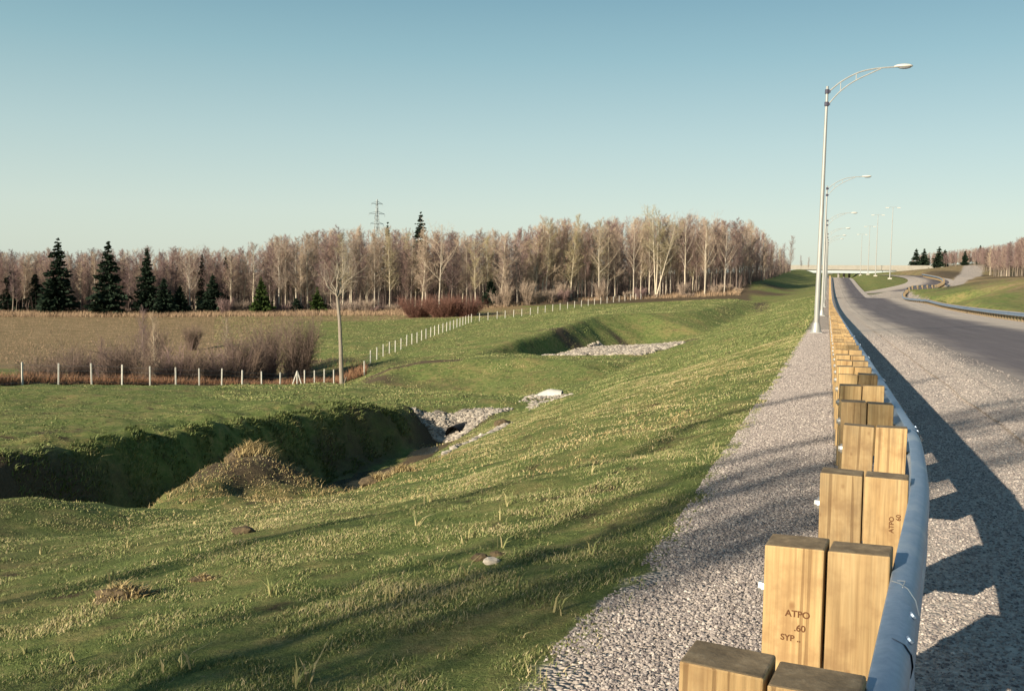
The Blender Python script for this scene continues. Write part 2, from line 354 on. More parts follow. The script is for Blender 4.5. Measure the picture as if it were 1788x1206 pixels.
# ditch beside it
L(S(13.4, -35, 6.4), S(13.2, 8, 5.4), S(13.1, 14, 5.7), S(13.2, 18, 6.4), S(13.6, 22, 7.5), S(13.2, 28, 7.8), S(14.5, 35, 7.9), S(15.4, 40, 7.8), S(16.2, 44, 7.95), P(785, 774, 47))
L(S(17.4, -35, 5.6), S(17.4, 8, 5.6), S(17.6, 14, 5.8), S(18.2, 19, 6.4), S(18.9, 24, 7.5), S(19.3, 29, 8.3), S(19.3, 35, 8.5), S(19.0, 40, 8.4), S(18.7, 43, 8.4), S(18.3, 45.5, 8.2), P(766, 775, 47.6))
L(S(21.5, -35, 4.6), S(21.5, 0, 4.7), S(21.2, 15, 4.8), P(0, 790, 25.5), P(100, 777, 28), P(220, 761, 30.5), P(330, 747, 33.5), P(430, 733, 37), P(520, 719, 40.5), P(600, 708, 43), P(640, 706, 44), P(672, 705, 45.4), P(698, 709, 47.5),
  P(720, 712, 49.2), P(800, 710, 50), P(860, 711, 50.4), P(900, 714, 50.6))
L(P(742, 742, 48.2), P(800, 748, 48.5), P(850, 728, 49.4))
# bench and fence line
L((-60, 30, -3.6), (-40, 45, -4.6), (-34, 50, -4.9), P(39, 670, 56), P(160, 672, 61), P(262, 673, 66), P(387, 674, 72), P(487, 678, 78), P(583, 669, 84))
L(P(620, 668, 74), P(700, 679, 64), P(800, 688, 58), P(850, 700, 52.5), P(910, 700, 51))
# behind the bench: basin floor, then creek gully
L(P(940, 692, 62), P(900, 694, 67), P(855, 699, 72), P(780, 694, 76), P(700, 683, 75), P(650, 672, 77.5), (-17.5, 90, -9.0), (-26, 90, -9.9), (-34, 84, -9.6), (-45, 78, -9.0), (-70, 70, -8.8), (-120, 60, -8.6))
L(P(640, 661, 82), P(690, 640, 83.5), P(740, 630, 84.5), P(820, 625, 85), P(900, 625, 84), P(980, 627, 83), P(1060, 630, 82.5), P(1105, 632, 85))
L(P(560, 628, 104), P(480, 636, 106), P(300, 634, 106), P(150, 640, 98), P(0, 645, 92), (-75, 90, -8.4), (-120, 88, -7.8))
# greens and the third basin
L(P(636, 655, 88), P(647, 634, 100), P(669, 622, 106), P(700, 610, 113), P(745, 591, 128), P(790, 575, 145), P(824, 562, 160), P(897, 554, 172), P(926, 550, 178), P(1027, 534, 200), P(1130, 521, 225))
L(P(848, 614, 98), P(875, 603, 102), P(905, 593, 106), P(940, 584, 111), P(1000, 564, 123), P(1045, 549, 138))
L(P(1045, 549, 138), P(1120, 546, 140), P(1200, 546, 145), P(1250, 536, 160), P(1290, 520, 190))
L(P(872, 621, 100), P(910, 623, 104), P(950, 623, 109), P(1000, 612, 116), P(1060, 605, 124.5), P(1100, 602, 129), P(1130, 601, 130), P(1160, 600, 124), P(1180, 601, 116))
L(P(560, 600, 122), P(700, 588, 134), P(760, 572, 155)); L(P(900, 575, 128), P(980, 552, 150), P(1100, 535, 185))
L(P(0, 600, 135), P(300, 592, 140), P(480, 590, 138)); L(P(0, 570, 165), P(300, 566, 170), P(600, 560, 180), P(760, 552, 190))
L(P(0, 548, 195), P(300, 548, 195), P(600, 546, 200), P(760, 546, 202), P(860, 537, 204), P(960, 527, 212), P(1100, 522, 224), P(1200, 519, 224), P(1285, 514, 222))
L(P(1285, 514, 222), P(1325, 489, 240), P(1350, 483, 280), P(1375, 474, 330), P(1402, 468, 400)); L(P(1300, 530, 200), P(1345, 515, 222), P(1385, 500, 260), P(1408, 490, 310))
L((-200, 210, -8.6), (-150, 300, -8.5), (-100, 400, -8.5), (0, 420, -7.5), (60, 430, -4), (100, 440, 1.0)); L((-200, 470, -8.5), (0, 475, -7), (120, 475, 2.0))
L((-200, -40, -3), (-110, -40, -3.2), (-60, -30, -3.4)); L((-200, 60, -7.5), (-200, 100, -7.5)); L((-60, 0, -3.4), (-100, 20, -4))
# right of the road
L(P(1788, 545, 92), P(1720, 531, 112), P(1660, 520, 140), P(1605, 512, 178)); L(P(1850, 490, 140), P(1788, 487, 152), P(1740, 487, 160), P(1700, 491, 168), P(1655, 503, 190))
L(P(1540, 512, 222), P(1590, 507, 226), P(1622, 499, 238), P(1648, 491, 256), P(1636, 484, 280), P(1600, 479, 305), P(1570, 478, 330)); L(P(1550, 505, 236), P(1590, 495, 250), P(1570, 488, 275), P(1520, 486, 300))
L(P(1665, 492, 235), P(1700, 486, 235), P(1788, 485, 225), P(1860, 480, 225)); L(P(1590, 474, 350), P(1640, 467, 350), P(1690, 462, 350), P(1788, 458, 360), P(1860, 450, 370)); L(P(1600, 466, 470), P(1788, 455, 470))
L(Z(-16, -40, .4), Z(-60, -40, .6)); L(Z(-60, 20, .6), Z(-70, 60, .8), Z(-90, 100, 1.8)); L((220, -40, 0), (230, 60, 1), (240, 160, 3), (250, 300, 7), (250, 475, 9))
pts = []
for ln in lines:
    for a, b in zip(ln[:-1], ln[1:]):
        a = np.array(a, float); b = np.array(b, float); d = np.linalg.norm((b - a)[:2])
        st = 1.0 if a[1] < 60 else 3.0
        n = max(1, int(d / st))
        for k in range(n): pts.append(a + (b - a) * k / n)
    pts.append(np.array(ln[-1], float))
pts = np.array(pts)
keep, seen = [], set()
for i, p_ in enumerate(pts):
    k = (round(p_[0] * 2), round(p_[1] * 2))
    if k in seen: continue
    seen.add(k); keep.append(i)
pts = pts[keep]
res = delaunay_2d_cdt([Vector((p_[0], p_[1])) for p_ in pts], [], [], 0, 1e-4, True)
tv = np.array([tuple(v) for v in res[0]]); tz = np.array([pts[o[0]][2] if o else 0 for o in res[3]])
GX0, GY0, GS = -200.0, -40.0, .25
gnx, gny = int(450 / GS) + 1, int(515 / GS) + 1
HR = np.full((gny, gnx), np.nan)
for f in res[2]:
    a, b, c = (tv[i] for i in f); za, zb, zc = (tz[i] for i in f)
    x0 = max(0, int((min(a[0], b[0], c[0]) - GX0) / GS)); x1 = min(gnx - 1, int((max(a[0], b[0], c[0]) - GX0) / GS) + 1)
    y0 = max(0, int((min(a[1], b[1], c[1]) - GY0) / GS)); y1 = min(gny - 1, int((max(a[1], b[1], c[1]) - GY0) / GS) + 1)
    if x1 < x0 or y1 < y0: continue
    xx, yy = np.meshgrid(GX0 + GS * np.arange(x0, x1 + 1), GY0 + GS * np.arange(y0, y1 + 1))
    den = (b[1] - c[1]) * (a[0] - c[0]) + (c[0] - b[0]) * (a[1] - c[1])
    if abs(den) < 1e-9: continue
    w0 = ((b[1] - c[1]) * (xx - c[0]) + (c[0] - b[0]) * (yy - c[1])) / den
    w1 = ((c[1] - a[1]) * (xx - c[0]) + (a[0] - c[0]) * (yy - c[1])) / den; w2 = 1 - w0 - w1
    ok = (w0 >= -1e-6) & (w1 >= -1e-6) & (w2 >= -1e-6)
    sub = HR[y0:y1 + 1, x0:x1 + 1]; sub[ok] = (w0 * za + w1 * zb + w2 * zc)[ok]
for r_ in range(gny):
    row = HR[r_]; ok = ~np.isnan(row)
    if ok.any(): row[~ok] = np.interp(np.flatnonzero(~ok), np.flatnonzero(ok), row[ok])
for r_ in range(1, gny):
    if np.isnan(HR[r_]).all(): HR[r_] = HR[r_ - 1]
HR = np.where(np.isnan(HR), -3, HR)
def gs(A, sig):
    n = int(3 * sig) + 1; k = np.exp(-.5 * (np.arange(-n, n + 1) / sig) ** 2); k /= k.sum()
    B = sum(k[i] * np.pad(A, ((n, n), (0, 0)), 'edge')[i:i + A.shape[0]] for i in range(2 * n + 1))
    return sum(k[i] * np.pad(B, ((0, 0), (n, n)), 'edge')[:, i:i + A.shape[1]] for i in range(2 * n + 1))
HA, HB = gs(HR, 1.2), gs(HR, 8.0)
wy = np.clip((GY0 + GS * np.arange(gny) - 150) / 60, 0, 1)[:, None]
HR = HA * (1 - wy) + HB * wy
def raw(x, y):
    fx = np.clip((x - GX0) / GS, 0, gnx - 1.001); fy = np.clip((y - GY0) / GS, 0, gny - 1.001)
    ix, iy = fx.astype(int), fy.astype(int); tx, ty = fx - ix, fy - iy
    return HR[iy, ix] * (1 - tx) * (1 - ty) + HR[iy, ix + 1] * tx * (1 - ty) + HR[iy + 1, ix] * (1 - tx) * ty + HR[iy + 1, ix + 1] * tx * ty
def sm(x, a, b):
    t = np.clip((x - a) / (b - a), 0, 1); return t * t * (3 - 2 * t)

# ramp road centre line
ramp_c = [P(1525, 513, 218), P(1565, 509, 228), P(1600, 502, 240), P(1626, 494.5, 254), P(1624, 488, 276), P(1603, 483.5, 298), P(1572, 481, 325), P(1540, 480, 350)]
def spline(ps, n):
    ps = [np.array(p_) for p_ in ps]; ps = [2 * ps[0] - ps[1]] + ps + [2 * ps[-1] - ps[-2]]; out = []
    for i in range(1, len(ps) - 2):
        for k in range(n):
            t = k / n; a, b, c, d = ps[i - 1:i + 3]
            out.append(.5 * ((2 * b) + (c - a) * t + (2 * a - 5 * b + 4 * c - d) * t * t + (3 * b - a - 3 * c + d) * t ** 3))
    out.append(ps[-2]); return np.array(out)
RC = spline(ramp_c, 10)

# tensor grid for the ground sheet
def axis(segs):
    out = [segs[0][0]]
    for a, b, s0, s1 in segs:
        x = a
        while x < b - 1e-6:
            st = s0 + (s1 - s0) * (x - a) / (b - a); x = min(b, x + st); out.append(x)
    return np.array(out)
gy = axis([(-600, -40, 80, 10), (-40, 0, 4, .5), (0, 10, .12, .16), (10, 60, .22, .32), (60, 130, .5, .8), (130, 260, .9, 1.8), (260, 480, 2.2, 6), (480, 3000, 20, 400)])
gx = axis([(-2500, -200, 400, 12), (-200, -45, 5, 1.2), (-45, -22, .7, .35), (-22, 14, .2, .2), (14, 60, .35, .7), (60, 130, .8, 1.5), (130, 250, 2, 6), (250, 2500, 20, 400)])
XX, YY = np.meshgrid(gx, gy); H = raw(XX, YY)
shp = XX.shape
lateral = (XX - RX(YY)) * CP          # metres right of the posts
sdist = -lateral
fn = np.zeros(shp)
msk = (YY > -10) & (YY < 130) & (np.abs(XX) < 70)
for i, j in zip(*np.nonzero(msk)):
    x, y = XX[i, j], YY[i, j]
    v = noise.noise((x * .45, y * .45, 3.1)) * .16
    if y < 60: v += noise.noise((x * 1.6, y * 1.6, 7.7)) * .06 + (noise.noise((x * 4.5, y * 4.5, 1.7)) * .025 if y < 30 else 0)
    fn[i, j] = v * (1.0 if y > 30 or XX[i, j] > 0 else .75)
bankm = sm(sdist, 16.5, 18.5) * (1 - sm(sdist, 21.5, 24)) * (YY > 5) * (YY < 50); moundm = sm(sdist, 8.5, 10) * (1 - sm(sdist, 12.5, 14)) * sm(YY, 15, 17) * (1 - sm(YY, 24, 28))
for i, j in zip(*np.nonzero((bankm + moundm) > .02)):
    x, y = XX[i, j], YY[i, j]
    fn[i, j] += bankm[i, j] * (noise.noise((x * .9, y * .9, 5)) * .28 + noise.noise((x * 2.6, y * 2.6, 8)) * .13) + moundm[i, j] * (noise.noise((x * 1.3, y * 1.3, 2)) * .22 + noise.noise((x * 4, y * 4, 3)) * .10)
amp = sm(sdist, .8, 2.6) + sm(lateral, 15, 20)
H = H + fn * amp
for (mx, my, mY, ma, mr) in ((425, 836, 20.4, .40, .85), (495, 856, 20.9, .26, .8), (350, 856, 19.2, .22, 1.1), (545, 868, 21.0, .12, .8), (690, 868, 19.2, .12, .5)):
    c_ = P(mx, my, mY); H = H + ma * np.exp(-(((XX - c_.x) ** 2 + (YY - c_.y) ** 2) / mr ** 2))
# road bed
bed = sm(lateral, -.7, -.3) * (1 - sm(lateral, 14.2, 15.0)) * (1 - sm(YY, 170, 215) * sm(lateral, 8.5, 12))
H = H * (1 - bed) + (zr(YY) - .02 - .10 * sm(lateral, .5, 1.2) * (1 - sm(lateral, 12.5, 13.4))- .0006 * YY) * bed
dmin = np.full(shp, 1e9); zn = np.zeros(shp); mm = (YY > 190) & (YY < 370) & (XX > 60) & (XX < 160)
for c_ in RC:
    d = np.hypot(XX - c_[0], YY - c_[1]); b_ = mm & (d < dmin); dmin[b_] = d[b_]; zn[b_] = c_[2]
wr = (1 - sm(dmin, 4.5, 9)) * mm
H = H * (1 - wr) + (zn - .22) * wr
nyg, nxg = shp
def HS(x, y):
    x = np.atleast_1d(np.asarray(x, float)); y = np.atleast_1d(np.asarray(y, float))
    ix = np.clip(np.searchsorted(gx, x) - 1, 0, nxg - 2); iy = np.clip(np.searchsorted(gy, y) - 1, 0, nyg - 2)
    tx = np.clip((x - gx[ix]) / (gx[ix + 1] - gx[ix]), 0, 1); ty = np.clip((y - gy[iy]) / (gy[iy + 1] - gy[iy]), 0, 1)
    return H[iy, ix] * (1 - tx) * (1 - ty) + H[iy, ix + 1] * tx * (1 - ty) + H[iy + 1, ix] * (1 - tx) * ty + H[iy + 1, ix + 1] * tx * ty
def G(x, y, dz=0): return Vector((x, y, float(HS(x, y)[0]) + dz))
# zones: R gravel, G dry, B bare earth and painted-in shade
zR = sm(sdist, 1.65, .55) if False else (1 - sm(sdist, .55, 1.6)) * (1 - sm(lateral, np.where(YY > 205, 5.8, 13.5), np.where(YY > 205, 7.5, 16)))
rat = XX / np.maximum(YY, 1)
zG = sm(YY, 84, 100) * (1 - sm(rat, -.27, -.16)) * 1.05
zG = np.maximum(zG, sm(YY, 168, 185) * (1 - sm(rat, -.02, .06)) * 1.0)
zG = np.maximum(zG, .30 * sm(sdist, 2, 5) * (1 - sm(sdist, 9, 14)) * sm(YY, 10, 18) * (1 - sm(YY, 45, 90)))
zG = np.maximum(zG, .62 * sm(lateral, 15, 25) + .2 * sm(YY, 150, 200) * sm(lateral, 15, 30))
zB = np.zeros(shp)
zB = np.maximum(zB, .42 * sm(sdist, 3, 6) * (YY < 14) * (YY > -5))
PT = spline([P(1652, 497, 222), P(1668, 488, 240), P(1684, 478, 268), P(1696, 469, 305), P(1700, 463, 345)], 20)
for c_ in PT: zR = np.maximum(zR, 1.3 * np.exp(-(((XX - c_[0]) ** 2 + (YY - c_[1]) ** 2) / 3.2 ** 2)))
def blob(pt, rx, ry, v, tilt=0.0):
    global zB
    dx, dy = XX - pt[0], YY - pt[1]; c_, s_ = math.cos(tilt), math.sin(tilt); u, v_ = dx * c_ + dy * s_, -dx * s_ + dy * c_
    zB = np.maximum(zB, v * np.exp(-((u / rx) ** 2 + (v_ / ry) ** 2)))
TL = R(72.5)
blob(P(800, 660, 78), 10, 3.5, .42); blob(P(1000, 655, 76), 8, 3, .3)  # darker tint puts the hollow's shading into the ground colour
for c_ in spline([P(645, 659, 82), P(690, 641, 83.4), P(740, 630.5, 84.4), P(800, 626, 84.9)], 20): zB = np.maximum(zB, 1.2 * np.exp(-(((XX - c_[0]) ** 2 + (YY - c_[1]) ** 2) / .55 ** 2)))  # dark line paints the shade of the scarp's small step
blob(P(790, 760, 47.5), 3, 3.5, .9); blob(P(820, 775, 38), 6, 1.0, .6, TL); blob(P(640, 662, 80), 5, 3, .7); blob(P(855, 696, 69), 6, 2.5, .6)
blob(P(1090, 572, 128), 6, 1.5, .8, R(120)); blob(P(1050, 610, 117), 9, 4, .9); blob(P(1150, 605, 116), 7, 3, .9); blob(P(1330, 500, 225), 10, 8, .8); blob(P(1360, 505, 240), 9, 12, .6)
blob(P(1330, 535, 185), 22, 1.8, .9, R(75)); blob(P(1650, 478, 300), 16, 30, .95); blob(P(1735, 474, 240), 14, 12, .95); blob(P(1788, 500, 140), 5, 8, .5); blob(P(1680, 512, 165), 5, 16, .6, R(10))
blob(P(40, 800, 26), 6, 2, .8, R(60)); blob(P(30, 768, 31), 4, 1.0, .7, R(10)); blob(P(460, 845, 21.0), 3.6, 1.8, .95, R(60)); blob(P(340, 850, 19.6), 2.0, 1.0, .6); blob(P(560, 870, 21), 2.0, 1.0, .5); blob(P(560, 628, 104), 6, 5, .8); blob(P(480, 650, 96), 26, 8, .6)
zB = np.maximum(zB, .55 * sm(sdist, 17.5, 18.5) * (1 - sm(sdist, 19.8, 20.6)) * (YY < 47)); zB = np.maximum(zB, .95 * sm(YY, 200, 210) * (1 - sm(rat, .225, .255))); zB = np.maximum(zB, .8 * sm(sdist, 14.2, 15) * (1 - sm(sdist, 17, 18)) * (YY < 44) * (YY > 24))  # cut-bank term deepens the bank's shade by ground colour
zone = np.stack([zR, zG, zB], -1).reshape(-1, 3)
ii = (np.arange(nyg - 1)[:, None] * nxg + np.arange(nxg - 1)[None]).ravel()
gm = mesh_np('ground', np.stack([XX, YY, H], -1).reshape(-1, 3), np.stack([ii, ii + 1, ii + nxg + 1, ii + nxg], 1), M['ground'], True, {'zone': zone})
tag(link('ground', gm), kind='structure')

# road sheets
def strip(name, l0, l1, nl, ylist, mat, dz, wob=0.0, seed=0.0):
    V = []; lat = []
    for y in ylist:
        for k in range(nl + 1):
            l = l0 + (l1 - l0) * k / nl
            if k in (0, nl): l += wob * noise.noise((y * .35, k, seed)) * (1 + .4 * (y > 40))
            x = float(RX(y)) + l / CP; V.append((x, y, float(zr(y)) + dz)); lat.append(l)
    n = len(ylist); a = (np.arange(n - 1)[:, None] * (nl + 1) + np.arange(nl)[None]).ravel()
    me = mesh_np(name, V, np.stack([a, a + 1, a + nl + 2, a + nl + 1], 1), mat, True, {'lat': lat}); return link(name, me)
yl = list(np.concatenate([np.arange(-30, 10, .5), np.arange(10, 60, 1), np.arange(60, 460, 3)]))
yl1 = [y for y in yl if y <= 175]
tag(strip('road_shoulder', .45, 14.1, 20, yl1, M['shoulder'], 0.0), kind='structure')
tag(strip('road', 2.0, 12.4, 16, [y for y in yl if y <= 178], M['asphalt'], .03, .08, 4), kind='structure')
tag(strip('road', .9, 6.2, 10, [y for y in yl if y >= 174], M['asphalt'], .06, .1, 9), kind='structure')
tag(strip('road_shoulder', .35, 7.3, 10, [y for y in yl if y >= 172], M['shoulder'], .02), kind='structure')
def ribbon(name, C, wid, mat, dz, lat0=0):
    V = []; lat = []
    for i, c_ in enumerate(C):
        d = C[min(i + 1, len(C) - 1)] - C[max(i - 1, 0)]; nrm = np.array([d[1], -d[0], 0]) / np.hypot(d[0], d[1])
        for k in range(7):
            t = k / 6 * 2 - 1; V.append(c_ + nrm * wid * t + np.array([0, 0, dz])); lat.append(4.4 + t * (wid - .2) * .9)
    a = (np.arange(len(C) - 1)[:, None] * 7 + np.arange(6)[None]).ravel()
    return link(name, mesh_np(name, V, np.stack([a, a + 1, a + 8, a + 7], 1), mat, True, {'lat': lat}))
RC2 = np.vstack([[P(1440 + 30, 519, 190)], [P(1500, 516, 203)], RC])
tag(ribbon('ramp_shoulder', RC, 6.0, M['shoulder'], .0), kind='structure')
tag(ribbon('ramp_road', RC, 3.9, M['asphalt'], .08), kind='structure')

# ------------------------------------------------------------------ guardrails
PW, PD, PH, GAP = .194, .15, .75, .010
def post_mesh(x0, x1, h, jag=0.0, seed=0):
    mb = MB(); mb.box(x0, x1, -PD / 2, PD / 2, -.35, h, 0, None, 1, .006)
    me = mb.mesh('post', [M['wood'], M['endgrain']])
    r_ = random.Random(seed)
    tilt = r_.uniform(-.03, .03); t2 = r_.uniform(-.05, .05)
    for v in me.vertices:
        if v.co.z > .3: v.co.z += (v.co.x - x0) * tilt + v.co.y * t2
    return me
bolt_me = MB().tube([(-.012, 0, .58), (-.028, 0, .58)], .02, 6).tube([(0, 0, .58), (-.014, 0, .58)], .032, 10).mesh('bolt', M['bolt'])
post_vars = [post_mesh(0, PW, PH, seed=i) for i in range(8)]; block_vars = [post_mesh(PW + GAP, 2 * PW + GAP, PH + (.006 * (i % 3 - 1)), seed=50 + i) for i in range(8)]
for bmv in block_vars:
    for v in bmv.vertices:
        if v.co.z < 0: v.co.z = .33
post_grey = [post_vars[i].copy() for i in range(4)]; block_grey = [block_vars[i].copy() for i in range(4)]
for m_ in post_grey + block_grey: m_.materials[0] = M['endgrain']  # darker wood on every face stands in for the far posts' shade
prof = [(0.0, .715), (.03, .722), (.06, .71), (.078, .685), (.083, .655), (.078, .625), (.055, .60), (.02, .583), (.005, .57), (.02, .557), (.055, .54), (.078, .515), (.083, .485), (.078, .455), (.06, .43), (.03, .418), (0, .425)]
def rail_mesh(path, side, inner):
    "path: list of (point, unit normal toward the traffic); w-beam profile swept along it, 4 mm thick"
    V = []; m = len(prof)
    for pnt, nrm in path:
        for off in (0, -.004):
            for (o, z) in prof: V.append(tuple(Vector(pnt) + Vector(nrm) * (inner + o + off) + Vector((0, 0, z + off * .3))))
    F = []
    for i in range(len(path) - 1):
        a, b = i * 2 * m, (i + 1) * 2 * m
        for k in range(m - 1):
            F.append((a + k, a + k + 1, b + k + 1, b + k)); F.append((a + m + k + 1, a + m + k, b + m + k, b + m + k + 1))
        F.append((a, b, b + m, a + m)); F.append((a + m - 1, a + 2 * m - 1, b + 2 * m - 1, b + m - 1))
    me = bpy.data.meshes.new('rail'); me.from_pydata(V, [], F); me.materials.append(M['rail'])
    me.polygons.foreach_set('use_smooth', [True] * len(F)); me.update(); return me

def tangent(y):
    d = Vector((float(RX(y + .5) - RX(y - .5)), 1.0, 0)).normalized(); return d
g = empty('guardrail', (float(RX(6)), 6, 0)); tag(g, 'steel beam guardrail on double timber posts, running away from the camera beside the grass slope', 'guardrail')
G0 = Vector(g.location)
pys = [1.2, 2.31, 3.37, 4.83, 6.65, 8.07, 9.53, 10.8, 12.15, 13.3, 14.6, 15.8]
while pys[-1] < 340: pys.append(pys[-1] + 1.36)
rest = MB(); near_posts = []
for i, y in enumerate(pys):
    t = tangent(y); yaw = math.atan2(-t.x, t.y) + random.uniform(-.03, .03) + (.05 if 4 < i < 11 else 0)
    # local x points toward the traffic
    base = Vector((float(RX(y)), y, float(zr(y)) + random.uniform(-.012, .012)))
    if i < 100:
        po = link('post', post_vars[i % 8], g, base - G0, (random.uniform(-.012, .012), random.uniform(-.012, .012), yaw))
        bl = link('blockout', block_vars[(i * 3) % 8], po)
        bl.location = (0, random.uniform(-.012, .012), random.uniform(-.008, .008))
        if i < 40: link('bolt', bolt_me, po)
        near_posts.append(po)
    else:
        Mx = Matrix.Translation(base - G0) @ Matrix.Rotation(yaw, 4, 'Z')
        rest.box(0, PW, -PD / 2, PD / 2, -.3, PH, 0, Mx, 1); rest.box(PW + GAP, 2 * PW + GAP, -PD / 2, PD / 2, .33, PH, 0, Mx, 1)
ro = rest.build('post', [M['wood'], M['endgrain']], g); ro['kind'] = 'stuff'
path = []
for y in np.concatenate([np.arange(.2, 12, .25), np.arange(12, 60, 1), np.arange(60, 342, 3)]):
    t = tangent(y); path.append((Vector((float(RX(y)), y, float(zr(y)))) - G0, Vector((t.y, -t.x, 0))))
link('rail', rail_mesh(path, 1, 2 * PW + GAP + .004), g)
# splice laps with their bolts
for ys0 in (2.85, 6.9, 10.9, 14.9, 18.9, 22.9):
    pa = []
    for y in (ys0 - .16, ys0 - .05, ys0 + .05, ys0 + .16):
        t = tangent(y); pa.append((Vector((float(RX(y)), y, float(zr(y)))) - G0, Vector((t.y, -t.x, 0))))
    sp_ = link('splice_plate', rail_mesh(pa, 1, 2 * PW + GAP + .009), g)
    for y in (ys0 - .1, ys0 + .1):
        t = tangent(y); nn = Vector((t.y, -t.x, 0)); c_ = Vector((float(RX(y)), y, float(zr(y)))) - G0
        for (o, z) in ((.066, .70), (.062, .43)):
            a = c_ + nn * (2 * PW + GAP + .012 + o) + Vector((0, 0, z + .002)); dd = (nn * .7 + Vector((0, 0, .7 if z > .6 else -.5))).normalized()
            MB().tube([a - dd * .004, a + dd * .006], .012, 8).build('bolt', M['rail'], sp_, True)
_y = 3.12; _t = tangent(_y); _n = Vector((_t.y, -_t.x, 0)); _b = Vector((float(RX(_y)), _y, float(zr(_y)) + .728)) + _n * (2 * PW + GAP + .012)
wm = MB(); wm.tube([_b + _n * a_ + _t * b_ + Vector((0, 0, c_)) for a_, b_, c_ in ((-.004, .05, .002), (.02, .02, .006), (.045, -.02, .004), (.07, -.09, -.008), (.082, -.15, -.03))], .0016, 5)
wm.tube([_b + _n * a_ + _t * b_ + Vector((0, 0, c_)) for a_, b_, c_ in ((.012, .055, .004), (.035, .03, .012), (.03, -.02, .006))], .0014, 5)
tag(wm.build('wire_scrap', M['bolt']), 'short bent scrap of pale wire lying on top of the guardrail beam', 'wire')
# stamps on the second and third post in view
def stamp(txt, size, parent, x, z, rot=0.0):
    cu = bpy.data.curves.new('stamp', 'FONT'); cu.body = txt; cu.size = size; cu.extrude = .0004; cu.offset = .0006
    tmp = bpy.data.objects.new('t', cu); col.objects.link(tmp); bpy.context.view_layer.update()
    me = bpy.data.meshes.new_from_object(tmp.evaluated_get(bpy.context.evaluated_depsgraph_get())); bpy.data.objects.remove(tmp)
    me.materials.clear(); me.materials.append(M['ink'])
    return link('stamp', me, parent, (x, -PD / 2 - .0012, z), (R(90), rot, 0))
p2, p3 = near_posts[2], near_posts[3]
stamp("ATPO", .031, p2, .075, PH - .235); stamp(".60", .031, p2, .105, PH - .282); stamp("SYP ..", .029, p2, .062, PH - .318)
b3 = p3.children[0]
stamp("ATPO", .030, b3, PW + GAP + .135, PH - .26, R(-90)); stamp("60", .030, b3, PW + GAP + .165, PH - .20, R(-90))

# right-hand guardrail: straight, then bending out to the ramp
rp = [Vector((float(RX(y)) + 14.2 / CP, y, float(zr(y)))) for y in (30, 50, 70, 90, 110, 130, 150)] + [P(1586, 527, 166), P(1580, 521, 180), P(1587, 516, 190), P(1612, 508, 193), P(1640, 500, 197), P(1650, 493, 214), P(1640, 486, 250), P(1612, 480.5, 298)]
RS = spline(rp, 24)
for c_ in RS:
    c_[2] = max(float(HS(c_[0], c_[1])[0]), c_[2] - .3) if c_[1] > 150 else float(zr(c_[1]))
dist = np.concatenate([[0], np.cumsum(np.hypot(*np.diff(RS[:, :2], axis=0).T))])
g2 = empty('guardrail', Vector(RS[60])); tag(g2, 'far guardrail on the right of the road, curving in an s bend toward the ramp', 'guardrail')
O2 = Vector(g2.location); rest = MB(); path = []
def at(d): return Vector([float(np.interp(d, dist, RS[:, k])) for k in range(3)])
d = 0.5; cnt = 0; allp = []
while d < dist[-1] - .5: allp.append(d); d += 1.45
k0 = next(i for i, d_ in enumerate(allp) if at(d_).y > 62)
for i, d in enumerate(allp):
    c_ = at(d); t = (at(d + .4) - at(d - .4)); t.z = 0; t.normalize(); ang = math.atan2(-t.x, t.y)
    if k0 <= i < k0 + 100:
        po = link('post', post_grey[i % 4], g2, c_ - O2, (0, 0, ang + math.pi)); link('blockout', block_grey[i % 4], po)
    else:
        Mx = Matrix.Translation(c_ - O2) @ Matrix.Rotation(ang + math.pi, 4, 'Z')
        rest.box(0, PW, -PD / 2, PD / 2, -.3, PH, 0, Mx, 1); rest.box(PW + GAP, 2 * PW + GAP, -PD / 2, PD / 2, .33, PH, 0, Mx, 1)
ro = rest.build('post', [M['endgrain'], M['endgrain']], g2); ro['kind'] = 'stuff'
for d in np.arange(0, dist[-1], 1.5):
    c_ = at(d); t = (at(d + .4) - at(d - .4)); t.z = 0; t.normalize(); path.append((c_ - O2, Vector((-t.y, t.x, 0))))
link('rail', rail_mesh(path, 1, 2 * PW + GAP + .004), g2)

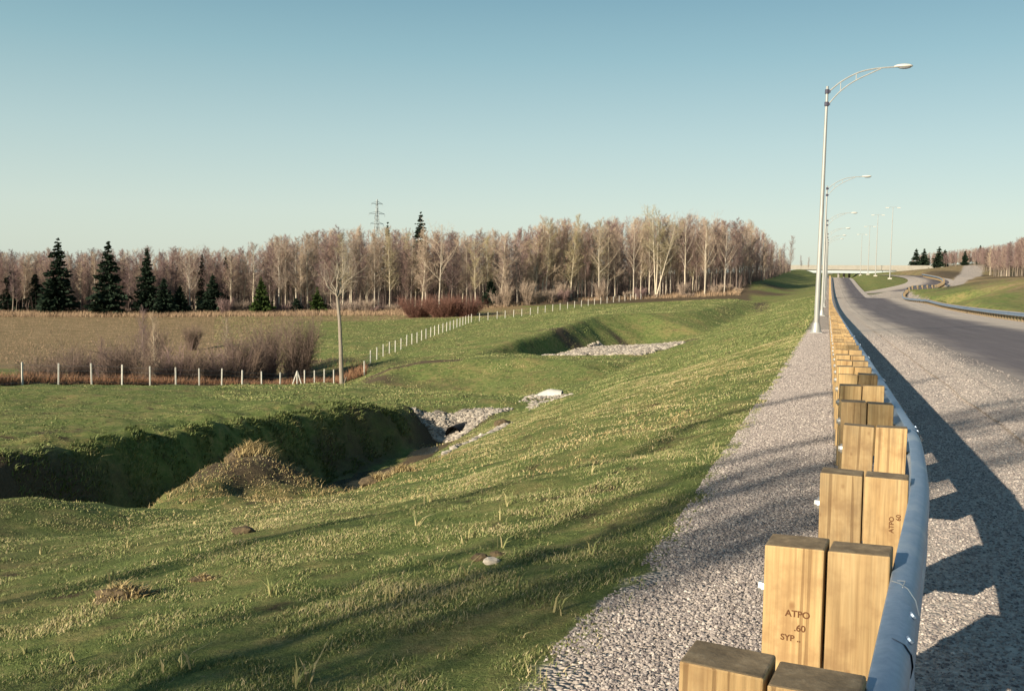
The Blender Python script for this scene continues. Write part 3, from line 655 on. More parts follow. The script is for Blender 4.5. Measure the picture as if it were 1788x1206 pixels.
# ------------------------------------------------------------------ street lamps
def lamp_parts(root):
    pm = MB().tube([(0, 0, .45), (0, 0, 3), (0, 0, 7), (0, 0, 11.0)], [.12, .105, .082, .055], 12).build('pole', M['pole'], root, True)
    b = MB(); b.box(-.27, .27, -.27, .27, 0, .06); b.tube([(0, 0, .06), (0, 0, .12), (0, 0, .48)], [.24, .22, .15], 12); b.build('base', M['conc'] if False else M['pole'], root)
    a = MB()
    up = [(.06, 0, 10.75), (.6, 0, 11.2), (1.3, 0, 11.56), (2.0, 0, 11.70), (2.8, 0, 11.74)]; lo = [(.06, 0, 10.2), (.55, 0, 10.76), (1.15, 0, 11.2), (2.0, 0, 11.6), (2.2, 0, 11.68)]
    a.tube([tuple(x) for x in spline(up, 5)], .032, 6); a.tube([tuple(x) for x in spline(lo, 5)], .028, 6)
    a.tube([(.56, 0, 10.8), (.56, 0, 11.15)], .02, 6); a.tube([(1.2, 0, 11.25), (1.2, 0, 11.5)], .02, 6)
    a.build('arm', M['pole'], root, True)
    for z in (10.77, 10.22): MB().tube([(0, 0, z - .09), (0, 0, z + .09)], .1, 10).box(-.03, .15, -.045, .045, z - .05, z + .05).build('clamp', M['clamp'], root)
    # cobra head
    me = bpy.data.meshes.new('luminaire'); bm = bmesh.new(); bmesh.ops.create_uvsphere(bm, u_segments=16, v_segments=10, radius=1)
    for v in bm.verts:
        x = v.co.x; v.co = Vector((3.12 + x * .40, v.co.y * .17 * (1 + .25 * x), 11.75 + v.co.z * (.11 if v.co.z > 0 else .05)))
    bm.to_mesh(me); bm.free(); me.materials.append(M['lum']); me.polygons.foreach_set('use_smooth', [True] * len(me.polygons))
    h = link('luminaire', me, root)
    me = bpy.data.meshes.new('lens'); bm = bmesh.new(); bmesh.ops.create_uvsphere(bm, u_segments=14, v_segments=8, radius=1)
    for v in bm.verts: v.co = Vector((3.18 + v.co.x * .27, v.co.y * .13, 11.71 + v.co.z * .07 if v.co.z < 0 else 11.71))
    bm.to_mesh(me); bm.free(); me.materials.append(M['lglass']); link('lens', me, h)
    return root
def copy_tree(o, parent=None):
    c = o.copy(); col.objects.link(c)
    if parent: c.parent = parent
    for ch in o.children: copy_tree(ch, c)
    return c
names = ['nearest and tallest-looking curved-arm street lamp on a pale metal pole beside the guardrail', 'second curved-arm street lamp, standing right behind the nearest lamp pole',
         'third curved-arm street lamp from the camera along the left guardrail', 'fourth curved-arm street lamp along the left guardrail, small in the distance',
         'fifth curved-arm street lamp along the left guardrail, tiny and pale near the horizon', 'farthest curved-arm street lamp along the left guardrail, before the overpass']
lamp0 = None
for i in range(6):
    y = 45 + 40 * i; x = float(RX(y)) - .62; loc = (x, y, float(zr(y)) - .06)
    if lamp0 is None: o = lamp0 = lamp_parts(empty('street_lamp', loc))
    else: o = copy_tree(lamp0)
    o.location = loc; o.rotation_euler = (R(random.uniform(-.3, .3)), R(.2 if i == 0 else 0), R(-17.5)); tag(o, names[i], 'street lamp', 'street lamps along the left guardrail')
def mast(root, h):
    MB().tube([(0, 0, .3), (0, 0, h * .5), (0, 0, h)], [.16, .12, .07], 10).build('pole', M['pole'], root, True)
    MB().box(-.5, .5, -.5, .5, -.2, .35).build('base', M['conc'], root)
    MB().tube([(-1.3, 0, h - .1), (-.6, 0, h + .1), (0, 0, h), (.6, 0, h + .1), (1.3, 0, h - .1)], .05, 6).build('crossarm', M['pole'], root)
    for s in (-1, 1):
        MB().box(s * 1.55 - .45, s * 1.55 + .45, -.2, .2, h - .22, h - .02, 0, None, None, .05).build('luminaire', M['lum'], root)
    return root
for (px, py, Y, tpy, lab) in ((1553, 497, 283, 362, 'twin-headed light mast on the grass island, nearest and rightmost mast'), (1528, 489, 315, 375, 'twin-headed light mast second from the right on the grass island'),
                         (1502, 483, 400, 409, 'distant twin-headed light mast, leftmost above the overpass'), (1515, 484, 360, 395, 'distant twin-headed light mast between two others above the overpass')):
    b = P(px, py, Y); h = P(px, tpy, Y).z - b.z; b.z = float(HS(b.x, b.y)[0]); o = mast(empty('light_mast', b), P(px, tpy, Y).z - b.z); o.rotation_euler.z = R(-12); tag(o, lab, 'light mast', 'light masts near the overpass')

# ------------------------------------------------------------------ overpass
def overpass():
    Y = 420; a = P(1398, 466, Y + 30); b = P(1600, 468, Y - 20); dirv = (b - a); dirv.z = 0; Lg = dirv.length; ang = math.atan2(dirv.y, dirv.x)
    o = empty('overpass', (a.x, a.y, 0), ang); tag(o, 'pale concrete road overpass crossing beyond the crest of the road', 'bridge')
    z1 = P(1500, 466, Y).z; z0 = z1 - 1.15
    MB().box(0, Lg, 0, 11, z0, z1 - .05, 0).build('deck', M['bconc'], o)
    mb = MB(); mb.box(-8, Lg + 8, -.25, 0, z0 - .1, z1 + .75); mb.build('parapet', M['bconc'], o); MB().box(-8, Lg + 8, 11, 11.25, z0 - .1, z1 + .75).build('parapet', M['bconc'], o)
    for k in range(5): MB().box(.2, Lg - 9, .6 + k * 2.3, 1.1 + k * 2.3, z0 - 1.5, z0 - .01).build('beam', M['beam'], o)
    for xx in (Lg - 9, -3):
        MB().box(xx, xx + 5, -.2, 11.2, z0 - 7, z0 - .12).build('abutment', M['bconc'], o)
    # wing wall stepping down on the right
    V = [(Lg - 4, -.5, z1 + .6), (Lg + 14, -3, z1 + .2), (Lg + 14, -3, z1 - 2), (Lg - 4, -.5, z0 - 5), (Lg - 4, -.1, z1 + .6), (Lg + 14, -2.6, z1 + .2), (Lg + 14, -2.6, z1 - 2), (Lg - 4, -.1, z0 - 5)]
    MB().add(V, [(0, 3, 2, 1), (4, 5, 6, 7), (0, 1, 5, 4), (3, 7, 6, 2), (1, 2, 6, 5), (0, 4, 7, 3)]).build('wing_wall', M['bconc'], o)
    for xx in (Lg * .33, Lg * .55):
        for yy in (2, 5.5, 9): MB().tube([(xx, yy, z0 - 8), (xx, yy, z0 - 1.5)], .5, 10).build('column', M['bconc'], o)
overpass()

# ------------------------------------------------------------------ fences
fpost = MB().box(-.045, .045, -.045, .045, -.3, 1.3, 0, None, None, .012).mesh('post', M['fpost'])
def fence(label, pixs, wires=(.15, .5, .85, 1.15), brace=None):
    pos = [P(*p_) for p_ in pixs]
    for p_ in pos: p_.z = float(HS(p_.x, p_.y)[0])
    o = empty('fence', pos[0]); tag(o, label, 'fence'); o0 = Vector(pos[0]); mb = MB()
    for i, p_ in enumerate(pos): link('post', fpost, o, p_ - o0, (random.uniform(-.02, .02), random.uniform(-.02, .02), random.uniform(0, 1)))
    for a, b in zip(pos[:-1], pos[1:]):
        for z in wires: mb.tube([a - o0 + Vector((0, 0, z)), (a + b) / 2 - o0 + Vector((0, 0, z - .02)), b - o0 + Vector((0, 0, z))], .006, 3, cap=False)
    mb.build('wire', M['wire'], o)
    if brace:
        b = P(*brace); b.z = float(HS(b.x, b.y)[0]); b -= o0
        MB().tube([b + Vector((-.45, 0, -.05)), b + Vector((-.02, 0, 1.25))], .05, 6).build('brace', M['fpost'], o); MB().tube([b + Vector((.4, .1, -.05)), b + Vector((.02, 0, 1.2))], .05, 6).build('brace', M['fpost'], o)
def xs_to_pix(xs, ctrl):
    cx = [c[0] for c in ctrl]; return [(x, float(np.interp(x, cx, [c[1] for c in ctrl])), float(np.interp(x, cx, [c[2] for c in ctrl]))) for x in xs]
c1 = [(-80, 668, 51), (39, 670, 56), (160, 672, 61), (262, 673, 66), (387, 674, 72), (487, 678, 78), (583, 669, 84)]
fence('white-posted wire fence across the left field, posts growing closer toward the lone tree', xs_to_pix([-30, 39, 102, 160, 213, 262, 307, 348, 387, 423, 457, 489, 519, 532, 549, 566, 583], c1), brace=(519, 678, 80))
c2 = [(636, 655, 88), (647, 634, 100), (669, 622, 106), (700, 610, 113), (745, 591, 128), (790, 575, 145), (824, 562, 160), (897, 554, 172), (926, 550, 178), (1027, 534, 200), (1130, 521, 225)]
fence('long white-posted fence climbing the green slope from the lone tree toward the woods', xs_to_pix([636, 647, 658, 669, 680, 690, 700, 710, 719, 728, 736, 744, 752, 759, 766, 773, 780, 786, 792, 798, 803, 808, 813, 818, 823, 837, 852, 868, 882, 897, 911, 926, 939, 952, 965, 978, 991, 1003, 1015, 1027, 1038, 1049, 1060, 1071, 1081, 1091, 1101, 1110, 1119, 1127, 1134], c2))

# ------------------------------------------------------------------ rocks, riprap, gravel
def ico(sub=0):
    bm = bmesh.new(); bmesh.ops.create_icosphere(bm, subdivisions=sub + 1, radius=1); bm.verts.index_update()
    V = np.array([tuple(v.co) for v in bm.verts]); F = np.array([[v.index for v in f.verts] for f in bm.faces]); bm.free(); return V, F
def scatter_stones(name, X, Y, size, mat, sub=0, flat=.65, sink=.25, zfun=None):
    V0, F0 = ico(sub); n = len(X); nv = len(V0)
    sc = rng.uniform(.65, 1.3, (n, 3)) * size[:, None]; sc[:, 2] *= flat
    jit = rng.uniform(.78, 1.22, (n, nv, 1))
    a = rng.uniform(0, 6.28, n); c_, s_ = np.cos(a), np.sin(a)
    tx = rng.uniform(-.5, .5, (n, 1))
    V = V0[None] * jit * sc[:, None, :]
    V[:, :, 2] += V[:, :, 0] * tx
    x = V[:, :, 0] * c_[:, None] - V[:, :, 1] * s_[:, None]; y = V[:, :, 0] * s_[:, None] + V[:, :, 1] * c_[:, None]
    z0 = (HS(X, Y) if zfun is None else zfun(X, Y)) + size * flat * (.5 - sink)
    V = np.stack([x + X[:, None], y + Y[:, None], V[:, :, 2] + z0[:, None]], -1).reshape(-1, 3)
    F = (F0[None] + (np.arange(n) * nv)[:, None, None]).reshape(-1, 3)
    tone = np.repeat(rng.beta(2, 2.2, n), nv)
    return link(name, mesh_np(name, V, F, mat, False, {'tone': tone}))
def poly_pts(pix, n):
    "random points inside a quad patch given by four corners"
    a, b, c_, d = [np.array(P(*p_))[:2] for p_ in pix]; u = rng.uniform(0, 1, (n, 1)); v = rng.uniform(0, 1, (n, 1))
    q_ = (a * (1 - u) + b * u) * (1 - v) + (d * (1 - u) + c_ * u) * v; return q_[:, 0], q_[:, 1]
x, y = poly_pts([(712, 712, 49.0), (897, 714, 50.6), (800, 770, 46.4), (757, 764, 47.6)], 2600)
tag(scatter_stones('riprap', x, y, rng.uniform(.06, .15, len(x)), M['riprap'], 0), 'bank of loose grey riprap stone around the round black culvert mouth', 'riprap', kind='stuff')
x, y = poly_pts([(745, 835, 29), (885, 768, 37), (895, 760, 39), (790, 815, 31.5)], 260)
x2, y2 = poly_pts([(640, 850, 25), (745, 832, 29), (760, 824, 30.5), (660, 842, 26)], 50)
tag(scatter_stones('riprap', np.r_[x, x2], np.r_[y, y2], rng.uniform(.04, .15, 310), M['riprap'], 0, sink=.45), 'strip of pale stones running down the grass slope below the culvert', 'riprap', kind='stuff')
x, y = poly_pts([(905, 702, 53), (995, 692, 60), (960, 686, 63), (925, 694, 62)], 300)
x2, y2 = poly_pts([(925, 722, 47), (1000, 700, 55), (990, 692, 60), (920, 706, 52)], 220)
tag(scatter_stones('riprap', np.r_[x, x2], np.r_[y, y2], rng.uniform(.06, .15, 520), M['riprap'], 0, sink=.4), 'stones scattered around the white concrete pipe end', 'riprap', kind='stuff')
x, y = poly_pts([(945, 624, 105), (1045, 606, 124), (1180, 599, 117), (1120, 624, 98)], 4200)
x2, y2 = poly_pts([(1120, 624, 98), (1200, 598, 113), (1180, 596, 120), (1110, 603, 116)], 700)
tag(scatter_stones('riprap', np.r_[x, x2], np.r_[y, y2], rng.uniform(.10, .26, 4900), M['riprap'], 0), 'broad bed of grey riprap in the far basin below the dark green bank', 'riprap', kind='stuff')
# crushed stone on the near shoulders
def lat_pts(n, l0, l1, y0, y1, pw=1.6):
    y = y0 + (y1 - y0) * rng.uniform(0, 1, n) ** pw; l = rng.uniform(l0, l1, n); return RX(y) + l / CP, y
x, y = lat_pts(90000, -1.15, -.02, 1.6, 17, 1.5)
e = (x - RX(y)) * CP; ed = np.array([noise.noise((a_ * 1.3, b_ * 1.3, 0)) for a_, b_ in zip(x, y)]); k_ = e > -1.0 + .6 * ed - .12 + rng.exponential(.06, len(x)) * -1
x, y = x[k_], y[k_]
tag(scatter_stones('gravel', x, y, rng.uniform(.0035, .0102, len(x)) * (1 + y * .02), M['stone'], 0, .7, .3), 'loose crushed stone on the strip between guardrail posts and grass', 'gravel', kind='stuff')
x, y = lat_pts(90000, .40, 3.1, 2.2, 14, 1.4)
zroad = lambda a_, b_: zr(b_) + np.where((a_ - RX(b_)) * CP > 2.0, .03, 0)
k_ = rng.uniform(0, 1, len(x)) < (1 - .85 * sm((x - RX(y)) * CP, 2.1, 3.0)); x, y = x[k_], y[k_]
tag(scatter_stones('gravel', x, y, rng.uniform(.0035, .010, len(x)) * (1 + y * .02), M['stone'], 0, .6, .35, zroad), 'loose crushed stone along the road side of the guardrail', 'gravel', kind='stuff')

x, y = lat_pts(52000, -1.1, -.02, 16, 50, 1.25); ed = nz(x, y, .6, 0) if 'nz' in globals() else 0
e = (x - RX(y)) * CP; k_ = e > -1.0 + .5 * np.array([noise.noise((a_ * 1.3, b_ * 1.3, 0)) for a_, b_ in zip(x, y)]) - .1; x, y = x[k_], y[k_]
tag(scatter_stones('gravel', x, y, rng.uniform(.008, .015, len(x)) * (1 + (y - 16) * .02), M['stone'], 0, .65, .35), 'crushed stone strip leading toward the nearest lamp', 'gravel', kind='stuff')
x, y = lat_pts(60000, .40, 3.6, 13, 48, 1.3); k_ = rng.uniform(0, 1, len(x)) < (1 - .9 * sm((x - RX(y)) * CP, 2.0, 3.4)) * (1 - sm(y, 24, 47)); x, y = x[k_], y[k_]
tag(scatter_stones('gravel', x, y, rng.uniform(.008, .015, len(x)) * (1 + (y - 13) * .02), M['stone'], 0, .55, .4, zroad), 'crushed stone thinning out along the edge of the asphalt', 'gravel', kind='stuff')
# culverts
def culvert():
    c_ = P(797, 757, 47.8); o = empty('culvert_pipe', c_); tag(o, 'round black culvert pipe mouth set in the riprap bank', 'culvert')
    d = Vector((.42, .9, .05)).normalized()
    mb = MB(); n = 20; rows = []
    for (t, r_) in ((-.55, .36), (-.55, .42), (2.2, .42)): rows.append((t, r_))
    for j in range(12): pass
    mb.tube([tuple(d * -.35), tuple(d * 2.5)], .42, 20, cap=False); mb.tube([tuple(d * -.35), tuple(d * 2.5)], .37, 20, cap=False)
    mb.build('barrel', M['pipe'], o, True)
    mb = MB()
    for j in range(7): mb.tube([tuple(d * (-.33 + j * .12)), tuple(d * (-.28 + j * .12))], .435, 20, cap=False)
    mb.build('corrugation', M['pipe'], o, True)
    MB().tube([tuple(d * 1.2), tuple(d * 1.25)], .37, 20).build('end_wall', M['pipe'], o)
culvert()
def white_pipe():
    c_ = G(P(958, 690, 61).x, 61, .02); o = empty('culvert_end', c_, R(-14)); tag(o, 'white concrete pipe end lying at the foot of the embankment', 'culvert')
    V = []; n = 12; m = 9
    for j in range(m):
        t = j / (m - 1); x_ = -.6 + 1.45 * t; r_ = .42; cut = 1 - .0 * t
        for k in range(n + 1):
            a = math.pi * k / n; hh = r_ * math.sin(a) * (min(1, .35 + 1.5 * t) if t < .45 else 1.0 - .3 * (t - .45)); V.append((x_, -r_ * 1.1 * math.cos(a), hh))
    b = len(V)
    for v in list(V): V.append((v[0], v[1] * .86, v[2] * .84 - .02))
    F = []
    for j in range(m - 1):
        for k in range(n):
            a = j * (n + 1) + k; F.append((a, a + 1, a + n + 2, a + n + 1)); F.append((b + a, b + a + n + 1, b + a + n + 2, b + a + 1))
    for j in (0, m - 1):
        for k in range(n):
            a = j * (n + 1) + k; F.append((a, b + a, b + a + 1, a + 1) if j == 0 else (a, a + 1, b + a + 1, b + a))
    MB().add(V, F).build('shell', M['wconc'], o, True)
    MB().box(-.78, -.58, -.5, .5, -.2, .05, 0, None, None, .03).build('apron', M['wconc'], o)
white_pipe()
# puddles of ditch water
def puddle(cx, cy, rx, ry, tilt, z):
    V = [(cx + math.cos(a) * rx * math.cos(tilt) * k_ - math.sin(a) * ry * math.sin(tilt) * k_, cy + math.cos(a) * rx * math.sin(tilt) * k_ + math.sin(a) * ry * math.cos(tilt) * k_, z) for a, k_ in [(i / 40 * 6.283, 1 + .25 * math.sin(i * 1.7) * math.sin(i * .6)) for i in range(40)]]
    me = bpy.data.meshes.new('water'); me.from_pydata(V, [], [tuple(range(40))]); me.materials.append(M['water']); tag(link('water', me), kind='structure')
for (s_, y_, a_, b_) in ((17.2, 44.5, 1.5, .5), (17.2, 38, 3.0, .8), (17.2, 31, 2.6, .7)):
    x_ = float(RX(y_)) - s_ / CP; puddle(x_, y_, a_, b_, TL, float(HS(x_, y_)[0]) + .07)

# ------------------------------------------------------------------ grass and weeds
def blades(name, X, Y, hgt, wid, mat, tone, lean=.5, seg=2, z=None, drift=(.3, .15)):
    n = len(X); z0 = HS(X, Y) - .01 if z is None else z
    a = rng.uniform(0, 6.28, n); la = rng.uniform(0, 6.28, n); ll = rng.uniform(.1, 1, n) * lean * hgt
    dx = np.cos(a) * wid * .5; dy = np.sin(a) * wid * .5; lx = np.cos(la) * ll + drift[0] * ll; ly = np.sin(la) * ll + drift[1] * ll
    V = np.zeros((n, 5, 3)); m_ = .55
    for i, (f, t) in enumerate(((-1, 0), (1, 0), (-.75, m_), (.75, m_), (0, 1))):
        V[:, i, 0] = X + dx * f + lx * t * t; V[:, i, 1] = Y + dy * f + ly * t * t; V[:, i, 2] = z0 + hgt * t * (1 - .25 * t * lean)
    b = (np.arange(n) * 5)[:, None]
    return link(name, mesh_np(name, V.reshape(-1, 3), [np.concatenate([b, b + 1, b + 3, b + 2], 1), np.concatenate([b + 2, b + 3, b + 4], 1)], mat, False, {'tone': np.repeat(tone, 5)}))
def field_pts(n, y0, y1, s0, s1, pw):
    y = y0 + (y1 - y0) * rng.uniform(0, 1, n) ** pw
    xl = -.56 * y - .6; xr = RX(y) - s0 / CP; xl = np.maximum(xl, RX(y) - s1 / CP); k = xr > xl
    y = y[k]; xl = xl[k]; xr = xr[k]; return xl + (xr - xl) * rng.uniform(0, 1, len(y)), y
def nz(x, y, f, o=0): return np.array([noise.noise((a_ * f, b_ * f, o)) for a_, b_ in zip(x, y)])
x, y = field_pts(300000, 2.4, 15, .92, 14, 1.15)
n1 = nz(x, y, .9, 5); n2 = nz(x, y, 3.0, 9); k = (n2 + .6 * n1 > -.16) | (rng.uniform(0, 1, len(x)) < .22); k &= ((RX(y) - x) * CP > 1.02 + .3 * n2) | (rng.uniform(0, 1, len(x)) < .05); x, y, n1, n2 = x[k], y[k], n1[k], n2[k]
tone = np.clip(.38 + .40 * n1 + .2 * n2 + rng.normal(0, .15, len(x)) + .42 * (rng.uniform(0, 1, len(x)) < .16), 0, 1)
h = np.clip(.020 + .026 * n2 + .016 * n1 + rng.exponential(.008, len(x)), .010, .09)
tag(blades('grass', x, y, h, .0026 + .0005 * y, M['blade'], tone, .9), 'short spring grass covering the near embankment slope', 'grass', kind='stuff')
x, y = field_pts(190000, 14, 48, 1.0, 15.5, .9)
n1 = nz(x, y, .5, 5); n2 = nz(x, y, 1.7, 9); k = (n2 + .5 * n1 > -.25); x, y, n1, n2 = x[k], y[k], n1[k], n2[k]
tone = np.clip(.47 + .4 * n1 + .2 * n2 + rng.normal(0, .14, len(x)) + .35 * (rng.uniform(0, 1, len(x)) < .12), 0, 1)
tag(blades('grass', x, y, np.clip(.022 + .025 * n2 + rng.exponential(.010, len(x)), .012, .09), .008 + .0006 * y, M['blade'], tone, .8), 'grass on the farther part of the embankment slope', 'grass', kind='stuff')
n_ = 150000; y = 46 + 150 * rng.uniform(0, 1, n_) ** 1.2; x = rng.uniform(-.30, .33, n_) * y; k = ((RX(y) - x) * CP > 1.2) & (np.array([noise.noise((a_ * .5, b_ * .5, 4)) for a_, b_ in zip(x, y)]) > -.25); x, y = x[k], y[k]; n1 = nz(x, y, .25, 3)
tag(blades('grass', x, y, np.clip(.05 + rng.exponential(.03, len(x)), .02, .2), .02 + .0006 * y, M['blade'], np.clip(.42 + .4 * n1 + rng.normal(0, .15, len(x)), 0, 1), .9), 'thin uneven grass around the far basins', 'grass', kind='stuff')
# cut bank and bench grass
x, y = field_pts(60000, 16, 62, 18.0, 60, .9)
n1 = nz(x, y, .5, 2); n2 = nz(x, y, 1.7, 1); k = (n2 + .5 * n1 > -.1) & ((RX(y) - x) * CP > 20.9); x, y, n1, n2 = x[k], y[k], n1[k], n2[k]
tag(blades('grass', x, y, np.clip(.025 + .03 * n2 + rng.exponential(.012, len(x)), .015, .12), .010 + .0007 * y, M['blade'], np.clip(.38 + .3 * n1 + rng.normal(0, .12, len(x)), 0, 1), .8), 'grass of the flat field above the ditch bank', 'grass', kind='stuff')
n_ = 26000; yb = rng.uniform(12, 47, n_); sb = rng.uniform(18.6, 21.2, n_); x = RX(yb) - sb / CP; n1 = nz(x, yb, 1.1, 6); k = n1 > -.15; x, yb, n1 = x[k], yb[k], n1[k]
tag(blades('grass', x, yb, rng.uniform(.06, .26, len(x)), .02 + .0005 * yb, M['blade'], np.clip(.25 + .5 * n1 + rng.normal(0, .14, len(x)), 0, 1), 1.2, drift=(.9, -.4)), 'rough grass hanging over the dark ditch bank', 'grass', kind='stuff')
n_ = 9000; sb = rng.uniform(8.8, 13.2, n_); yb = rng.uniform(16.5, 26, n_); x = RX(yb) - sb / CP; n1 = nz(x, yb, 1.5, 2); k = n1 > -.05; x, yb, n1 = x[k], yb[k], n1[k]
tag(blades('dry_grass', x, yb, rng.uniform(.04, .16, len(x)), .014, M['straw'], rng.beta(2, 3.5, len(x)), 1.3), 'brown thatch over the earth mound beside the ditch', 'dry grass', kind='stuff')
n_ = 5200; x, yb = field_pts(n_, 2.6, 13, 1.0, 13, 1.1)
tag(blades('dry_grass', x, yb, rng.uniform(.006, .03, len(x)), rng.uniform(.004, .010, len(x)), M['straw'], rng.beta(2, 2, len(x)), 3.5), 'dead straw litter lying flat in the near grass', 'dry grass', kind='stuff')
# long weeds poking up near the camera
tx, ty, th_, tt = [], [], [], []
for _ in range(30):
    yy = rng.uniform(3.0, 11); xx_ = rng.uniform(-.5 * yy, float(RX(yy)) - 1.2)
    n_ = int(rng.integers(4, 12)); tx += list(xx_ + rng.normal(0, .03, n_)); ty += list(yy + rng.normal(0, .03, n_)); th_ += list(rng.uniform(.08, .20, n_)); tt += list(np.clip(rng.normal(.66, .09, n_), 0, 1))
tag(blades('weed', np.array(tx), np.array(ty), np.array(th_), np.full(len(tx), .012), M['blade'], np.array(tt), .9), 'broad pale green weed blades sticking up from the short grass', 'weeds', kind='stuff')
# pale straw patches along the embankment
sx, sy = [], []
for (a_, b_, y0, y1, n_) in ((2.2, 4.8, 11, 44, 260), (4.5, 9.5, 13, 46, 220), (9.2, 11.2, 17, 27, 70)):
    for _ in range(n_):
        yy = rng.uniform(y0, y1); s_ = rng.uniform(a_, b_)
        m_ = int(rng.integers(8, 30)); sx += list(float(RX(yy)) - s_ / CP + rng.normal(0, .16, m_)); sy += list(yy + rng.normal(0, .3, m_))
sx, sy = np.array(sx), np.array(sy)
tag(blades('dry_grass', sx, sy, rng.uniform(.03, .10, len(sx)), rng.uniform(.008, .018, len(sx)), M['straw'], rng.beta(3, 2, len(sx)), 1.3), 'patches of bleached straw lying along the embankment slope', 'dry grass', kind='stuff')
# field-edge weeds beyond the fence and under the woods
def band(name, px0, px1, Y0, Y1, n, h0, h1, wid, mat, label):
    px = rng.uniform(px0, px1, n); Yv = np.interp(px, [0, 300, 600, 760, 860, 960, 1100, 1200, 1290], [195, 195, 200, 202, 204, 212, 224, 224, 222]) + rng.uniform(Y0, Y1, n) if Y0 > -100 else rng.uniform(-Y0 - 200, Y1, n)
    X = (px - 894) / FPX * Yv; tag(blades(name, X, Yv, rng.uniform(h0, h1, n), wid, mat, rng.beta(2, 2, n), .5), label, 'weeds', kind='stuff')
band('dry_weeds', -40, 740, -9, 4, 22000, .4, 1.2, .05, M['tanweed'], 'tan dry weeds along the foot of the woods')
band('dry_weeds', 700, 1290, -2, 5, 9000, .3, 1.1, .05, M['tanweed'], 'pale dry brush at the edge of the right part of the woods')
px = rng.uniform(-60, 640, 16000); Yv = np.interp(px, [-60, 39, 262, 487, 583, 640], [52, 57.2, 67.2, 79.2, 85, 88]) + rng.exponential(3.0, 16000) + .2; X = (px - 894) / FPX * Yv
tag(blades('red_weeds', X, Yv, rng.uniform(.3, 1.1, len(X)), np.full(len(X), .03), M['redweed'], rng.beta(2, 2, len(X)), .6), 'rust-coloured dead weeds right behind the left fence', 'weeds', kind='stuff')
n_ = 16000; px = rng.uniform(-40, 560, n_) - rng.exponential(40, n_) * 0; Yv = rng.uniform(100, 188, n_); X = (px - 894) / FPX * Yv
tag(blades('dry_weeds', X, Yv, rng.uniform(.08, .28, n_), .05, M['tanweed'], rng.beta(1.6, 2.6, n_), .9), 'sparse brown stubble over the old field', 'weeds', kind='stuff')

# clumps, clods and stones lying on the grass
def clump(px, py, Y, r_, label, n=420, name='straw_clump'):
    b = P(px, py, Y); b.z = float(HS(b.x, b.y)[0]); o = empty(name, b); tag(o, label, 'grass clump')
    a = rng.uniform(0, 6.28, n); rr = rng.uniform(0, 1, n) ** .7 * r_; X = np.cos(a) * rr * 1.4; Y_ = np.sin(a) * rr
    z0 = HS(X + b.x, Y_ + b.y) - b.z + np.maximum(0, .55 * (r_ - rr)) - .02
    s_ = blades('straw', X, Y_, rng.uniform(.4, 1, n) * r_ * .8, np.full(n, .012), M['straw'], rng.beta(2, 2, n), 1.2, z=z0); s_.parent = o
    V0, F0 = ico(1); V = V0 * np.array([r_ * 1.3, r_, r_ * .55]) * rng.uniform(.75, 1.2, (len(V0), 1)); e_ = link('root_ball', mesh_np('root_ball', V, F0, M['earth'], False), o)
clump(212, 1030, 6.9, .15, 'tan torn grass clump, nearest one at the lower left of the slope'); clump(352, 1015, 7.4, .08, 'small straw clump just right of the nearest tan clump', 260)
clump(432, 833, 21.0, .45, 'ragged earth and straw crest on top of the mound by the ditch', 900); clump(515, 848, 21.6, .35, 'brown broken turf on the right shoulder of the mound', 600)
clump(700, 862, 19.5, .26, 'ragged brown tussock on the slope edge above the dark ditch', 700); clump(655, 868, 19.0, .22, 'smaller brown tussock left of the ragged one on the slope edge', 400)
def rock(px, py, Y, r_, label, mat, name='stone', cat='stone'):
    b = P(px, py, Y); b.z = float(HS(b.x, b.y)[0]); V0, F0 = ico(1); V = V0 * np.array([1.3, .9, .65]) * r_ * rng.uniform(.82, 1.15, (len(V0), 1))
    o = link(name, mesh_np(name, V, F0, mat, False, {'tone': np.full(len(V0), .8)}), None, b + Vector((0, 0, r_ * .3))); tag(o, label, cat); return o
rock(858, 996, 6.7, .045, 'flat pale stone lying in the grass at the middle of the slope', M['riprap']); rock(838, 985, 6.9, .05, 'dark clod beside the flat pale stone in the grass', M['earth'], 'earth_clod', 'clod')
rock(868, 985, 6.9, .04, 'dark grey stone just behind the flat pale stone', M['earth'], 'earth_clod', 'clod'); rock(425, 957, 9.6, .085, 'dark grassy clod on the open slope left of centre', M['earth'], 'earth_clod', 'clod')
rock(878, 772, 38, .28, 'dark boulder at the upper end of the stone strip', M['earth'], 'boulder', 'boulder'); rock(427, 668, 76, .45, 'dark heap behind the left fence', M['earth'], 'earth_heap', 'heap')

